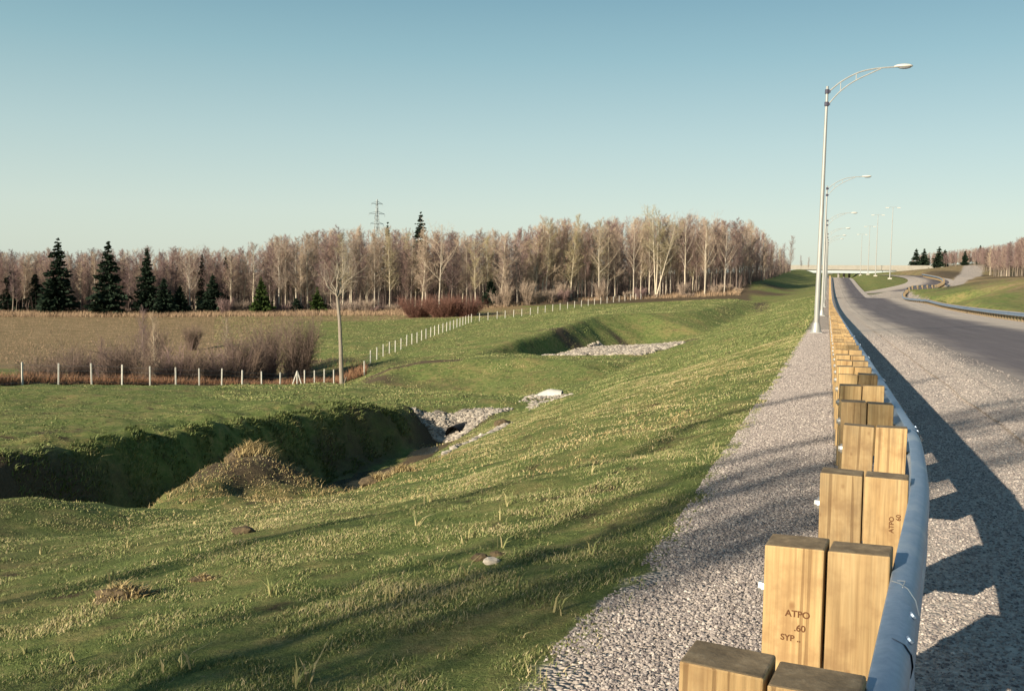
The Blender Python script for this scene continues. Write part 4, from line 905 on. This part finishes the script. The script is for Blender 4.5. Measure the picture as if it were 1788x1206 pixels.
# ------------------------------------------------------------------ trees
def bare_tree(H_, seed, r0=.13, nb=22, spread=.32, low=.35, twigs=5, lean=0.0, fork=False, curve=.25, tw=(.010, .004), up=.75):
    r_ = np.random.default_rng(seed); trunk, crown, twig = [], [], []
    p = np.array([0, 0, -.3]); n = 10; pts_ = [p]; dx = r_.normal(0, .012, 2)
    for i in range(n):
        dx = dx * .7 + r_.normal(0, .022, 2) * curve * 2; p = p + np.array([dx[0] * H_ / n + lean * H_ / n, dx[1] * H_ / n, (H_ + .3) / n]); pts_.append(p)
    pts_ = np.array(pts_); rad = r0 * (1 - np.linspace(0, 1, n + 1) ** .8 * .9)
    for i in range(n): trunk.append([*pts_[i], *pts_[i + 1], rad[i], rad[i + 1]])
    def pt(t):
        f = t * n; i = min(int(f), n - 1); return pts_[i] + (pts_[i + 1] - pts_[i]) * (f - i), rad[i] + (rad[i + 1] - rad[i]) * (f - i)
    for b in range(nb):
        t = low + (1 - low) * (b + r_.uniform(0, 1)) / nb * .98; q_, rr = pt(t); a = r_.uniform(0, 6.28)
        Lb = H_ * spread * (.62 + .75 * (1 - t)) * min(1, (1.06 - t) * 5) * r_.uniform(.6, 1.35) + .25; d = np.array([math.cos(a), math.sin(a), up * r_.uniform(.6, 1.6)]); d /= np.linalg.norm(d)
        rb = max(.012, rr * .45); k = 4; pr = q_
        for s in range(k):
            d = d + np.array([*r_.normal(0, .12, 2), .12 + r_.normal(0, .05)]); d /= np.linalg.norm(d); nx = pr + d * Lb / k
            crown.append([*pr, *nx, rb * (1 - s / k * .75), rb * (1 - (s + 1) / k * .75)])
            for _ in range(twigs):
                dd = d * .55 + r_.normal(0, .6, 3) + np.array([0, 0, .3]); dd /= np.linalg.norm(dd); st = pr + (nx - pr) * r_.uniform(0, 1); Lt = Lb * r_.uniform(.18, .42)
                md = st + dd * Lt * .5; dd2 = dd + r_.normal(0, .25, 3) + np.array([0, 0, .15]); dd2 /= np.linalg.norm(dd2); en = md + dd2 * Lt * .5
                twig.append([*st, *md, tw[0], tw[0] * .8]); twig.append([*md, *en, tw[0] * .8, tw[1]])
                for __ in range(2):
                    e3 = r_.normal(0, .5, 3) + dd2; e3 /= np.linalg.norm(e3); s3 = md + (en - md) * r_.uniform(0, 1); twig.append([*s3, *(s3 + e3 * Lt * .45), tw[0] * .7, tw[1]])
            pr = nx
    return trunk, crown, twig
def tree_meshes(nm, spec, bk, tg):
    tr, cr, tg_ = spec; V, F = tubes(tr, 6); tm = mesh_np('trunk', V, F, bk, True)
    V1, F1 = tubes(cr, 4); V2, F2 = tubes(tg_, 3); cm = mesh_np('crown', np.vstack([V1, V2]), [F1, F2 + len(V1)], [bk, tg], False, midx=np.r_[np.zeros(len(F1)), np.ones(len(F2))]); return tm, cm
protos = {'brown': [tree_meshes('t', bare_tree(15, 10 + i, .14, 34, .13, .25, 9, tw=(.010, .006), up=1.0, curve=.5), M['bark_grey'], M['twig_brown']) for i in range(4)],
          'tan': [tree_meshes('t', bare_tree(16, 30 + i, .15, 34, .13, .25, 9, tw=(.010, .006), up=1.0, curve=.5), M['bark_pale'], M['twig_tan']) for i in range(4)],
          'pale': [tree_meshes('t', bare_tree(17, 50 + i, .17, 15, .34, .35, 4, curve=.6, tw=(.016, .008), up=1.1), M['bark_pale'], M['twig_tan']) for i in range(3)],
          'bud': [tree_meshes('t', bare_tree(17, 60 + i, .13, 34, .13, .25, 9, tw=(.010, .006), up=1.0, curve=.5), M['bark_pale'], M['twig_bud']) for i in range(2)]}
_f = [bare_tree(17, 71, .16, 12, .26, .4, 6, lean=-.07, tw=(.016, .008)), bare_tree(14, 72, .15, 12, .28, .35, 6, lean=.22, tw=(.016, .008)), bare_tree(16.5, 73, .15, 12, .22, .4, 6, lean=.02, tw=(.016, .008))]
protos['fork'] = [tree_meshes('t', tuple(sum((f_[k] for f_ in _f), []) for k in range(3)), M['bark_pale'], M['twig_bud'])]
nat = {'fork': 17, 'brown': 15, 'tan': 16, 'pale': 17, 'bud': 17}
lab = {'brown': 'bare purple-brown tree standing in the close-set woods beyond the field', 'tan': 'bare tan-crowned tree with a pale stem in the close-set woods beyond the field',
       'pale': 'thick white-barked leafless tree standing out at the edge of the woods', 'bud': 'bare tree with yellowish budding top in the woods beyond the field'}
def place_tree(kind, var, loc, hgt, label, group=None, name='bare_tree', wide=1.0):
    tm, cm = protos[kind][var % len(protos[kind])]; s = hgt / nat[kind]
    o = empty(name, loc, random.uniform(0, 6.28)); o.scale = (s * wide, s * wide, s)
    link('trunk', tm, o); link('crown', cm, o); tag(o, label, 'tree', group); return o
edge_px = [-60, 0, 300, 600, 760, 860, 960, 1100, 1200, 1290, 1325, 1352, 1372]; edge_Y = [195, 196, 196, 201, 203, 205, 213, 225, 226, 226, 245, 285, 330]
top_px = [-60, 0, 150, 300, 400, 500, 600, 700, 800, 880, 940, 1050, 1150, 1250, 1310, 1350, 1372]; top_py = [445, 442, 440, 436, 434, 412, 400, 402, 408, 408, 385, 384, 376, 382, 392, 425, 446]
def wood_loc(px, dep): 
    Y = float(np.interp(px, edge_px, edge_Y)) + dep; X = (px - 894) / FPX * Y; return X, Y
cnt = 0
for i in range(204):
    px = -50 + (i + random.random()) * (1418 / 204); dep = random.choice([0, 1, 2.5, 5, 8, 12]) + random.uniform(0, 3)
    X, Y = wood_loc(px, dep); b = G(X, Y); want = P(px, float(np.interp(px, top_px, top_py)), Y).z - b.z
    r_ = random.random(); left = px < 420
    kind = ('brown' if r_ < .72 else 'tan' if r_ < .95 else 'pale') if left else ('brown' if r_ < .38 else 'tan' if r_ < .84 else 'bud' if r_ < .93 else 'pale')
    if kind == 'pale' : kind = 'tan'
    place_tree(kind, i, b, want * random.triangular(.62, 1.10, .98), lab[kind], 'trees of the woods, ' + kind + ' kind', wide=random.uniform(1.05, 1.6))
# conspicuous white-barked trees at the edge
for (px, py_top, lb) in ((1143, 366, 'tallest forked white-barked tree at the wood edge, near the far end of the fence'), (1228, 385, 'pale-barked tree with spreading limbs right of the tallest forked one'), (765, 400, 'slender white-stemmed tree directly behind the red bush'),
                     (1193, 380, 'straight white-stemmed tree between two bigger pale trees'), (1104, 392, 'white-stemmed tree just left of the tallest forked one'), (1044, 400, 'thin white-stemmed tree at the wood edge above the dark basin bank'), (330, 440, 'leaning birch between the dark spruces at the left'), (1262, 400, 'pale tree with a broken top at the right part of the wood')):
    X, Y = wood_loc(px, -1); b = G(X, Y); o = place_tree('fork' if px == 1143 else 'pale', cnt, b, P(px, py_top, Y).z - b.z, lb, wide=1.1)
    if px == 1143: o.rotation_euler.z = 0; cnt += 1
# the wood behind: one mass
def mass(name, n, fpx, label, dmin, dmax, tops, edge, seed):
    r_ = np.random.default_rng(seed); sp = [bare_tree(15, 100 + k, .13, 20, .14, .2, 5, tw=(.018, .010), up=1.0, curve=.5) for k in range(5)]
    pr = []
    for tr, cr, tg in sp:
        V1, F1 = tubes(tr + cr, 3); V2, F2 = tubes(tg, 3); pr.append((np.vstack([V1, V2]), F1, F2 + len(V1)))
    Vs, Fs, mi, base = [], [], [], 0
    for k in range(n):
        px = r_.uniform(*fpx); dep = r_.uniform(dmin, dmax); Y = float(np.interp(px, edge[0], edge[1])) + dep; X = (px - 894) / FPX * Y; z = float(HS(X, Y)[0])
        want = (P(px, float(np.interp(px, tops[0], tops[1])), Y).z - z) * r_.uniform(.78, 1.02); s = want / 15
        V, F1, F2 = pr[k % 5]; a = r_.uniform(0, 6.28); c_, s_ = math.cos(a), math.sin(a); W = V * s
        W = np.stack([W[:, 0] * c_ - W[:, 1] * s_ + X, W[:, 0] * s_ + W[:, 1] * c_ + Y, W[:, 2] + z], 1); Vs.append(W); Fs += [F1 + base, F2 + base]; t_ = 1 + (r_.uniform() < .45); mi += [np.zeros(len(F1)), np.full(len(F2), t_)]; base += len(V)
    me = mesh_np(name, np.vstack(Vs), np.concatenate(Fs), [M['bark_grey'], M['twig_brown'], M['twig_tan']], False, midx=np.concatenate(mi)); o = link(name, me); tag(o, label, 'woods', kind='stuff')
mass('woodland', 800, (-60, 1368), 'mass of bare trees filling the woods behind the front row', 3, 80, (top_px, top_py), (edge_px, edge_Y), 3)
# undergrowth of the wood
n_ = 36000; px = rng.uniform(-60, 1375, n_); dep = rng.uniform(1, 50, n_); Yv = np.interp(px, edge_px, edge_Y) + dep; X = (px - 894) / FPX * Yv
tag(blades('undergrowth', X, Yv, rng.uniform(1.0, 6.0, n_), .06, M['brush'], rng.beta(2, 3, n_), .35), 'brown saplings and brush between the trunks of the woods', 'undergrowth', kind='stuff')

# right-hand wood
e2 = ([1580, 1620, 1690, 1740, 1788, 1860], [420, 400, 350, 262, 232, 228]); t2 = ([1580, 1600, 1640, 1700, 1750, 1788, 1860], [462, 447, 442, 436, 428, 414, 405])
for i in range(60):
    px = 1582 + 250 * (i + random.random()) / 60; Y = float(np.interp(px, *e2)) + random.uniform(0, 10); X = (px - 894) / FPX * Y; b = G(X, Y); want = P(px, float(np.interp(px, *t2)), Y).z - b.z
    kind = 'brown' if random.random() < .75 else 'tan'; place_tree(kind, i, b, max(4, want * random.uniform(.8, 1.05)), 'bare %s tree in the wood right of the road' % ('purple-brown' if kind == 'brown' else 'tan'), 'right wood trees, ' + kind + ' kind', wide=random.uniform(1.3, 2.0))
mass('woodland', 520, (1582, 1860), 'mass of bare trees in the wood right of the road', 2, 50, (t2[0], [y_ - 4 for y_ in t2[1]]), e2, 8)

# spruces
def spruce(H_, wd, seed, mat, dens=1.0):
    r_ = np.random.default_rng(seed); V, F = tubes([[0, 0, -.3, 0, 0, H_ * .97, .14 * H_ / 12, .02]], 6); tm = mesh_np('trunk', V, F, M['bark_grey'], True)
    P0, P1, W0 = [], [], []; nl = int(40 * dens)
    for i in range(nl):
        t = (i + r_.uniform(0, .8)) / nl; z = H_ * (.03 + .96 * t); Lr = wd * (1 - t) ** .75 * r_.uniform(.6, 1.2) + .12
        for b in range(int(9 + 5 * (1 - t))):
            a = r_.uniform(0, 6.28); z = z + r_.normal(0, .12); L1 = Lr * r_.uniform(.6, 1.1); dr = r_.uniform(.05, .35); n = 5
            for s in range(n):
                f0 = s / n; c0 = np.array([math.cos(a) * L1 * f0, math.sin(a) * L1 * f0, z - dr * L1 * f0 + .18 * L1 * f0 ** 3])
                for _ in range(4):
                    d = np.array([math.cos(a + r_.uniform(-1, 1)), math.sin(a + r_.uniform(-1, 1)), r_.uniform(-.6, .15)]); P0.append(c0 + r_.normal(0, .04, 3)); P1.append(c0 + d * (L1 / n * 1.25 + .08)); W0.append(.10 + .05 * L1)
    P0, P1, W0 = np.array(P0), np.array(P1), np.array(W0); d = P1 - P0; u = np.cross(d, r_.normal(0, 1, d.shape)); u /= np.linalg.norm(u, axis=1, keepdims=True) + 1e-9
    m_ = P0 + d * .55; V = np.stack([P0, m_ + u * W0[:, None], P1, m_ - u * W0[:, None]], 1).reshape(-1, 3); b = (np.arange(len(P0)) * 4)[:, None]
    return tm, mesh_np('crown', V, np.concatenate([b, b + 1, b + 2, b + 3], 1), mat, False)
for i, (px, py, dep, tpy, wd, mt, lb) in enumerate((
    (100, 540, -1, 415, 2.7, 'needle', 'tall ragged dark spruce, leftmost of the big spruces'), (188, 545, -4, 421, 2.9, 'needle', 'broad dense dark spruce in front of the woods, widest of all'),
    (255, 540, -2, 436, 1.9, 'needle', 'narrow pointed dark spruce right of the broadest spruce'), (285, 545, -4, 487, 1.9, 'needle', 'low round dark evergreen at the foot of the narrow pointed spruce'),
    (352, 540, 3, 446, 1.2, 'needle', 'slim dark spruce among birches, left one of a slim pair'), (393, 540, 4, 446, 1.0, 'needle', 'slim dark spruce among birches, right one of a slim pair'),
    (370, 545, 0, 480, 1.9, 'needle', 'shaded spruce filling the space between the slim pair'), (455, 547, -3, 490, 1.6, 'needle_cedar', 'small bushy green cedar at the edge of the brown field'),
    (313, 545, -2, 500, 1.5, 'needle', 'small dark evergreen right of the low round one'), (553, 540, 1, 507, 1.3, 'needle_cedar', 'small yellow-green cedar behind the lone bare tree'), (515, 545, 0, 523, 1.0, 'needle', 'tiny dark evergreen left of the lone bare tree at the wood foot'),
    (20, 545, 4, 470, 2.6, 'needle', 'shadowy dark spruce at the left margin of the woods'), (60, 545, 5, 480, 2.4, 'needle', 'shadowy dark spruce between the left margin and the ragged spruce'),
    (731, 540, 30, 368, 3.2, 'needle', 'spruce top rising above the bare crowns, darkest point of the skyline'), (674, 540, 32, 386, 1.5, 'needle', 'small dark conifer top left of the taller spruce top on the skyline'),
    (855, 535, 2, 490, 1.9, 'needle', 'dark evergreen just right of the red bush at the wood foot'), (565, 540, 25, 392, 1.0, 'twig', 'x'))):
    if mt == 'twig': continue
    X, Y = wood_loc(px, dep); b = G(X, Y); hh = P(px, tpy, Y).z - b.z; tm, cm = spruce(hh, wd * 1.35, 300 + i, M[mt]); o = empty('spruce_tree', b, random.uniform(0, 6)); link('trunk', tm, o); link('crown', cm, o); tag(o, lb, 'spruce')
for i, (px, tpy, Y, wd, lb) in enumerate(((1593, 435, 405, 3.2, 'dark pine at the left end of the wood right of the road'), (1607, 434, 405, 3.0, 'dark pine second from the left end of the right wood'), (1633, 430, 390, 3.0, 'tallest dark pine of the wood right of the road'), (1643, 436, 395, 2.0, 'small dark pine just right of the tallest pine'), (1704, 428, 350, 1.4, 'pointed conifer in the middle of the right wood'), (1678, 438, 355, 1.4, 'short dark conifer left of the pointed conifer'))):
    X = (px - 894) / FPX * Y; b = G(X, Y); tm, cm = spruce(P(px, tpy, Y).z - b.z, wd, 400 + i, M['needle'], .7); o = empty('pine_tree', b); link('trunk', tm, o); link('crown', cm, o); tag(o, lb, 'pine')
for i, (px, tpy, Y, lb) in enumerate(((1376, 412, 340, 'thin bare tree right of the wood, nearer of two on the skyline'), (1394, 446, 380, 'small bare tree on the bank left of the overpass'), (1407, 449, 395, 'smallest bare tree on the skyline next to the overpass deck'), (1363, 425, 320, 'thin bare tree at the last corner of the wood'))):
    X = (px - 894) / FPX * Y; b = G(X, Y); place_tree('brown', i, b, P(px, tpy, Y).z - b.z, lb)

# lone tree by the fence
def lone():
    b = P(597, 668, 83); b.z = float(HS(b.x, b.y)[0]); o = empty('bare_tree', b); tag(o, 'lone bare tree with a long straight limbless trunk standing at the fence', 'tree')
    top = P(583, 535, 83) - b; tr = [[0, 0, -.3, *(P(595, 610, 83) - b), .20, .165], [*(P(595, 610, 83) - b), *(P(593, 560, 83) - b), .165, .14], [*(P(593, 560, 83) - b), *(P(589, 520, 83) - b), .14, .12]]
    V, F = tubes(tr, 10); link('trunk', mesh_np('trunk', V, F, M['bark_tree'], True), o)
    r_ = np.random.default_rng(5); segs, tw = [], []
    def limb(p0, p1, r0, r1, n, depth):
        p0, p1 = np.array(p0), np.array(p1); pr = p0; Lf = np.linalg.norm(p1 - p0)
        for k in range(n):
            nx = p0 + (p1 - p0) * (k + 1) / n + r_.normal(0, .035, 3) * Lf * (k < n - 1); ra = r0 + (r1 - r0) * k / n; rb = r0 + (r1 - r0) * (k + 1) / n; segs.append([*pr, *nx, ra, rb])
            if depth > 0 and k > 0:
                for _ in range(2 if depth == 2 else 2):
                    d = (nx - pr) / np.linalg.norm(nx - pr) + r_.normal(0, .55, 3) + np.array([0, 0, .2]); d /= np.linalg.norm(d); limb(nx, nx + d * Lf * r_.uniform(.25, .5), rb * .55, .008, 3, depth - 1)
            pr = nx
    s = P(589, 520, 83) - b
    for (px, py, dy, r0) in ((586, 470, 0, .09), (604, 455, .5, .10), (590, 440, -.4, .09), (560, 480, .3, .07), (625, 468, -.6, .07), (572, 500, 1.0, .06), (578, 452, .8, .07), (612, 490, -1, .05)):
        limb(s, np.array(P(px, py, 83) - b) + np.array([0, dy * 1.5, 0]), r0, .02, 5, 2)
    limb(P(594, 530, 83) - b, P(602, 515, 83) - b, .05, .02, 3, 1); limb(P(595, 605, 83) - b, P(600, 606, 83) - b, .06, .03, 2, 0); limb((.1, 0, .1), (.35, .1, .75), .12, .05, 2, 0)
    V, F = tubes(segs, 4); link('crown', mesh_np('crown', V, F, M['bark_tree'], True), o)
lone()
# shrubs in the gully
def shrub_mesh(H_, W_, n, seed, mat, thick=.014):
    r_ = np.random.default_rng(seed); segs = []
    for _ in range(n):
        a = r_.uniform(0, 6.28); rr = r_.uniform(0, .35) * W_; p = np.array([math.cos(a) * rr, math.sin(a) * rr, -.1]); L_ = H_ * r_.uniform(.55, 1.05); d = np.array([math.cos(a) * W_ / H_ * .7, math.sin(a) * W_ / H_ * .7, 1.0]); d /= np.linalg.norm(d)
        for k in range(4):
            nx = p + d * L_ / 4; segs.append([*p, *nx, thick * (1.4 - k * .25), thick * (1.15 - k * .25)])
            for _ in range(5):
                dd = d + r_.normal(0, .5, 3); dd /= np.linalg.norm(dd); st = p + (nx - p) * r_.uniform(); en = st + dd * L_ * r_.uniform(.1, .28); segs.append([*st, *en, thick * .7, thick * .3])
                d3 = dd + r_.normal(0, .4, 3); segs.append([*en, *(en + d3 * L_ * .1), thick * .45, thick * .25])
            d = d + r_.normal(0, .13, 3) + np.array([0, 0, .05]); d /= np.linalg.norm(d); p = nx
    V, F = tubes(segs, 3); return mesh_np('shrub', V, F, mat, False)
def shrub(px, py, Y, tpy, wpx, mat, lb, n=70, grp=None):
    b = P(px, py, Y); b.z = float(HS(b.x, b.y)[0]); H_ = P(px, tpy, Y).z - b.z; W_ = wpx / FPX * Y / 2
    o = link('shrub', shrub_mesh(H_, W_, n, int(px), mat, .011 + .0001 * Y), None, b); tag(o, lb, 'shrub', grp)
for a_ in ((520, 655, 92, 560, 70, 'shrub_brown', 'largest bare shrub at the right end of the gully, beside the creek cut', 110), (430, 660, 90, 590, 90, 'shrub_brown', 'wide bare shrub in the gully left of the largest one', 120), (468, 655, 96, 575, 60, 'shrub_brown', 'tall bare shrub squeezed between the wide and the largest gully shrubs', 80),
           (375, 662, 86, 615, 80, 'shrub_brown', 'low tangled bare shrub left of the wide gully shrub', 90), (210, 662, 80, 600, 90, 'shrub_brown', 'purple-brown bare shrub in the left half of the gully', 90), (300, 664, 84, 620, 70, 'shrub_brown', 'low shrub in the middle of the gully behind the fence', 80), (140, 662, 76, 618, 60, 'shrub_brown', 'low bare shrub near the left edge behind the fence', 60),
           (70, 662, 72, 630, 70, 'shrub_brown', 'short scrubby bush at the left margin behind the fence', 60), (335, 612, 122, 570, 36, 'shrub_brown', 'small round bare bush alone in the brown field', 60), (270, 655, 98, 570, 40, 'shrub_brown', 'thicket around the thin saplings left of the round bush', 60),
           (730, 553, 186, 516, 90, 'twig_red', 'left part of the dense red-brown bush at the wood foot', 160), (775, 554, 184, 512, 105, 'twig_red', 'middle of the dense red-brown bush at the wood foot', 200), (815, 553, 184, 516, 80, 'twig_red', 'right part of the dense red-brown bush beside the fence corner', 160)):
    px, py, Y, tpy, wpx, mt, lb, n_ = a_; shrub(px, py, Y, tpy, wpx, M[mt], lb, n_)
rs = random.Random(11)
for i in range(22):
    px = 40 + 470 * (i + rs.random()) / 22; Y = float(np.interp(px, [0, 300, 520], [66, 80, 92])) + rs.uniform(0, 10)
    shrub(px, 665, Y, rs.uniform(598, 632), rs.uniform(40, 75), M[rs.choice(['shrub_brown', 'twig_brown'])], 'tangled bare brush filling the gully behind the left fence', 26, 'gully brush behind the left fence')
rs = random.Random(4)
for i in range(46):
    px = rs.uniform(860, 1290) if i < 30 else rs.uniform(380, 720); X, Y = wood_loc(px, rs.uniform(-2.5, 2)); b = G(X, Y)
    shrub(px, 0 + 530, Y, 530 - rs.uniform(14, 38) if px > 800 else 545 - rs.uniform(10, 26), rs.uniform(18, 36), M[rs.choice(['twig_tan', 'twig_brown', 'twig_tan'])], 'bare understorey bush at the foot of the woods', 50, 'understorey bushes along the wood edge')
for (px, py, Y, tpy, lb, k) in ((247, 655, 88, 536, 'thin bare sapling rising from the gully, left of a pair', 'brown'), (272, 658, 86, 548, 'thin bare sapling rising from the gully, right of a pair', 'tan'), (395, 652, 92, 556, 'slender pale sapling standing in the gully left of the shrubs', 'tan'), (178, 660, 80, 590, 'thin sapling in the gully near the left edge', 'brown')):
    b = P(px, py, Y); b.z = float(HS(b.x, b.y)[0]); place_tree(k, px, b, P(px, tpy, Y).z - b.z, lb, name='sapling', wide=.75)

# lattice power pylon far behind the wood
def pylon():
    Y = 620; b = P(657, 470, Y); b.z = -9; H_ = P(657, 348, Y).z - b.z; o = empty('power_pylon', b, R(35)); tag(o, 'pale lattice power pylon rising above the woods on the skyline', 'pylon'); seg = []
    def wd(z): t = z / H_; return 4.2 * (1 - t) ** 1.2 + .9 if t < .6 else 1.35 * (1.05 - t) / .45 + .1
    zs = [H_ * k / 12 for k in range(13)]
    for z0, z1 in zip(zs[:-1], zs[1:]):
        a, c_ = wd(z0), wd(z1); cs = [(-1, -1), (1, -1), (1, 1), (-1, 1)]
        for i in range(4):
            p_, q_ = cs[i], cs[(i + 1) % 4]; seg.append([p_[0] * a, p_[1] * a, z0, p_[0] * c_, p_[1] * c_, z1, .22, .2]); seg.append([p_[0] * a, p_[1] * a, z0, q_[0] * c_, q_[1] * c_, z1, .12, .12]); seg.append([q_[0] * a, q_[1] * a, z0, p_[0] * c_, p_[1] * c_, z1, .12, .12])
    V, F = tubes(seg, 4); link('tower', mesh_np('tower', V, F, M['steel']), o)
    for f, Lx in ((.95, 4), (.84, 5.5), (.73, 4.5)):
        s = []; z = H_ * f
        for sg in (-1, 1): s += [[0, 0, z, sg * Lx, 0, z, .18, .12], [0, 0, z + 1.6, sg * Lx, 0, z, .14, .1], [sg * Lx, 0, z, sg * Lx, 0, z - 1.6, .12, .12]]
        V, F = tubes(s, 4); link('crossarm', mesh_np('crossarm', V, F, M['steel']), o)
pylon()

# bare trees behind the viewer whose long shadows streak the foreground
px0 = np.array([7.1, 13.8]); dv = np.array([math.sin(R(SUN_TH)), math.cos(R(SUN_TH))]); nv_ = np.array([dv[1], -dv[0]])
for i, (k, t, hh, wd_) in enumerate(((.25, 27, 13.4, .75), (.7, 31, 14.8, .45), (1.35, 29, 15.5, .2), (4.8, 27, 16, .5), (6.3, 23, 16, .6), (8.4, 26, 18, .8), (-3.2, 25, 12, .35), (-.6, 30, 18, .12))):
    q_ = px0 + nv_ * k - dv * t; b = G(q_[0], q_[1]); place_tree(['brown', 'tan'][i % 2], i, b, hh, 'tall bare tree standing behind the photographer, number %s from the road' % ['one', 'two', 'three', 'four', 'five', 'six', 'seven', 'eight'][0] if False else 'tall bare tree standing behind the viewer', 'bare trees behind the viewer', wide=wd_)
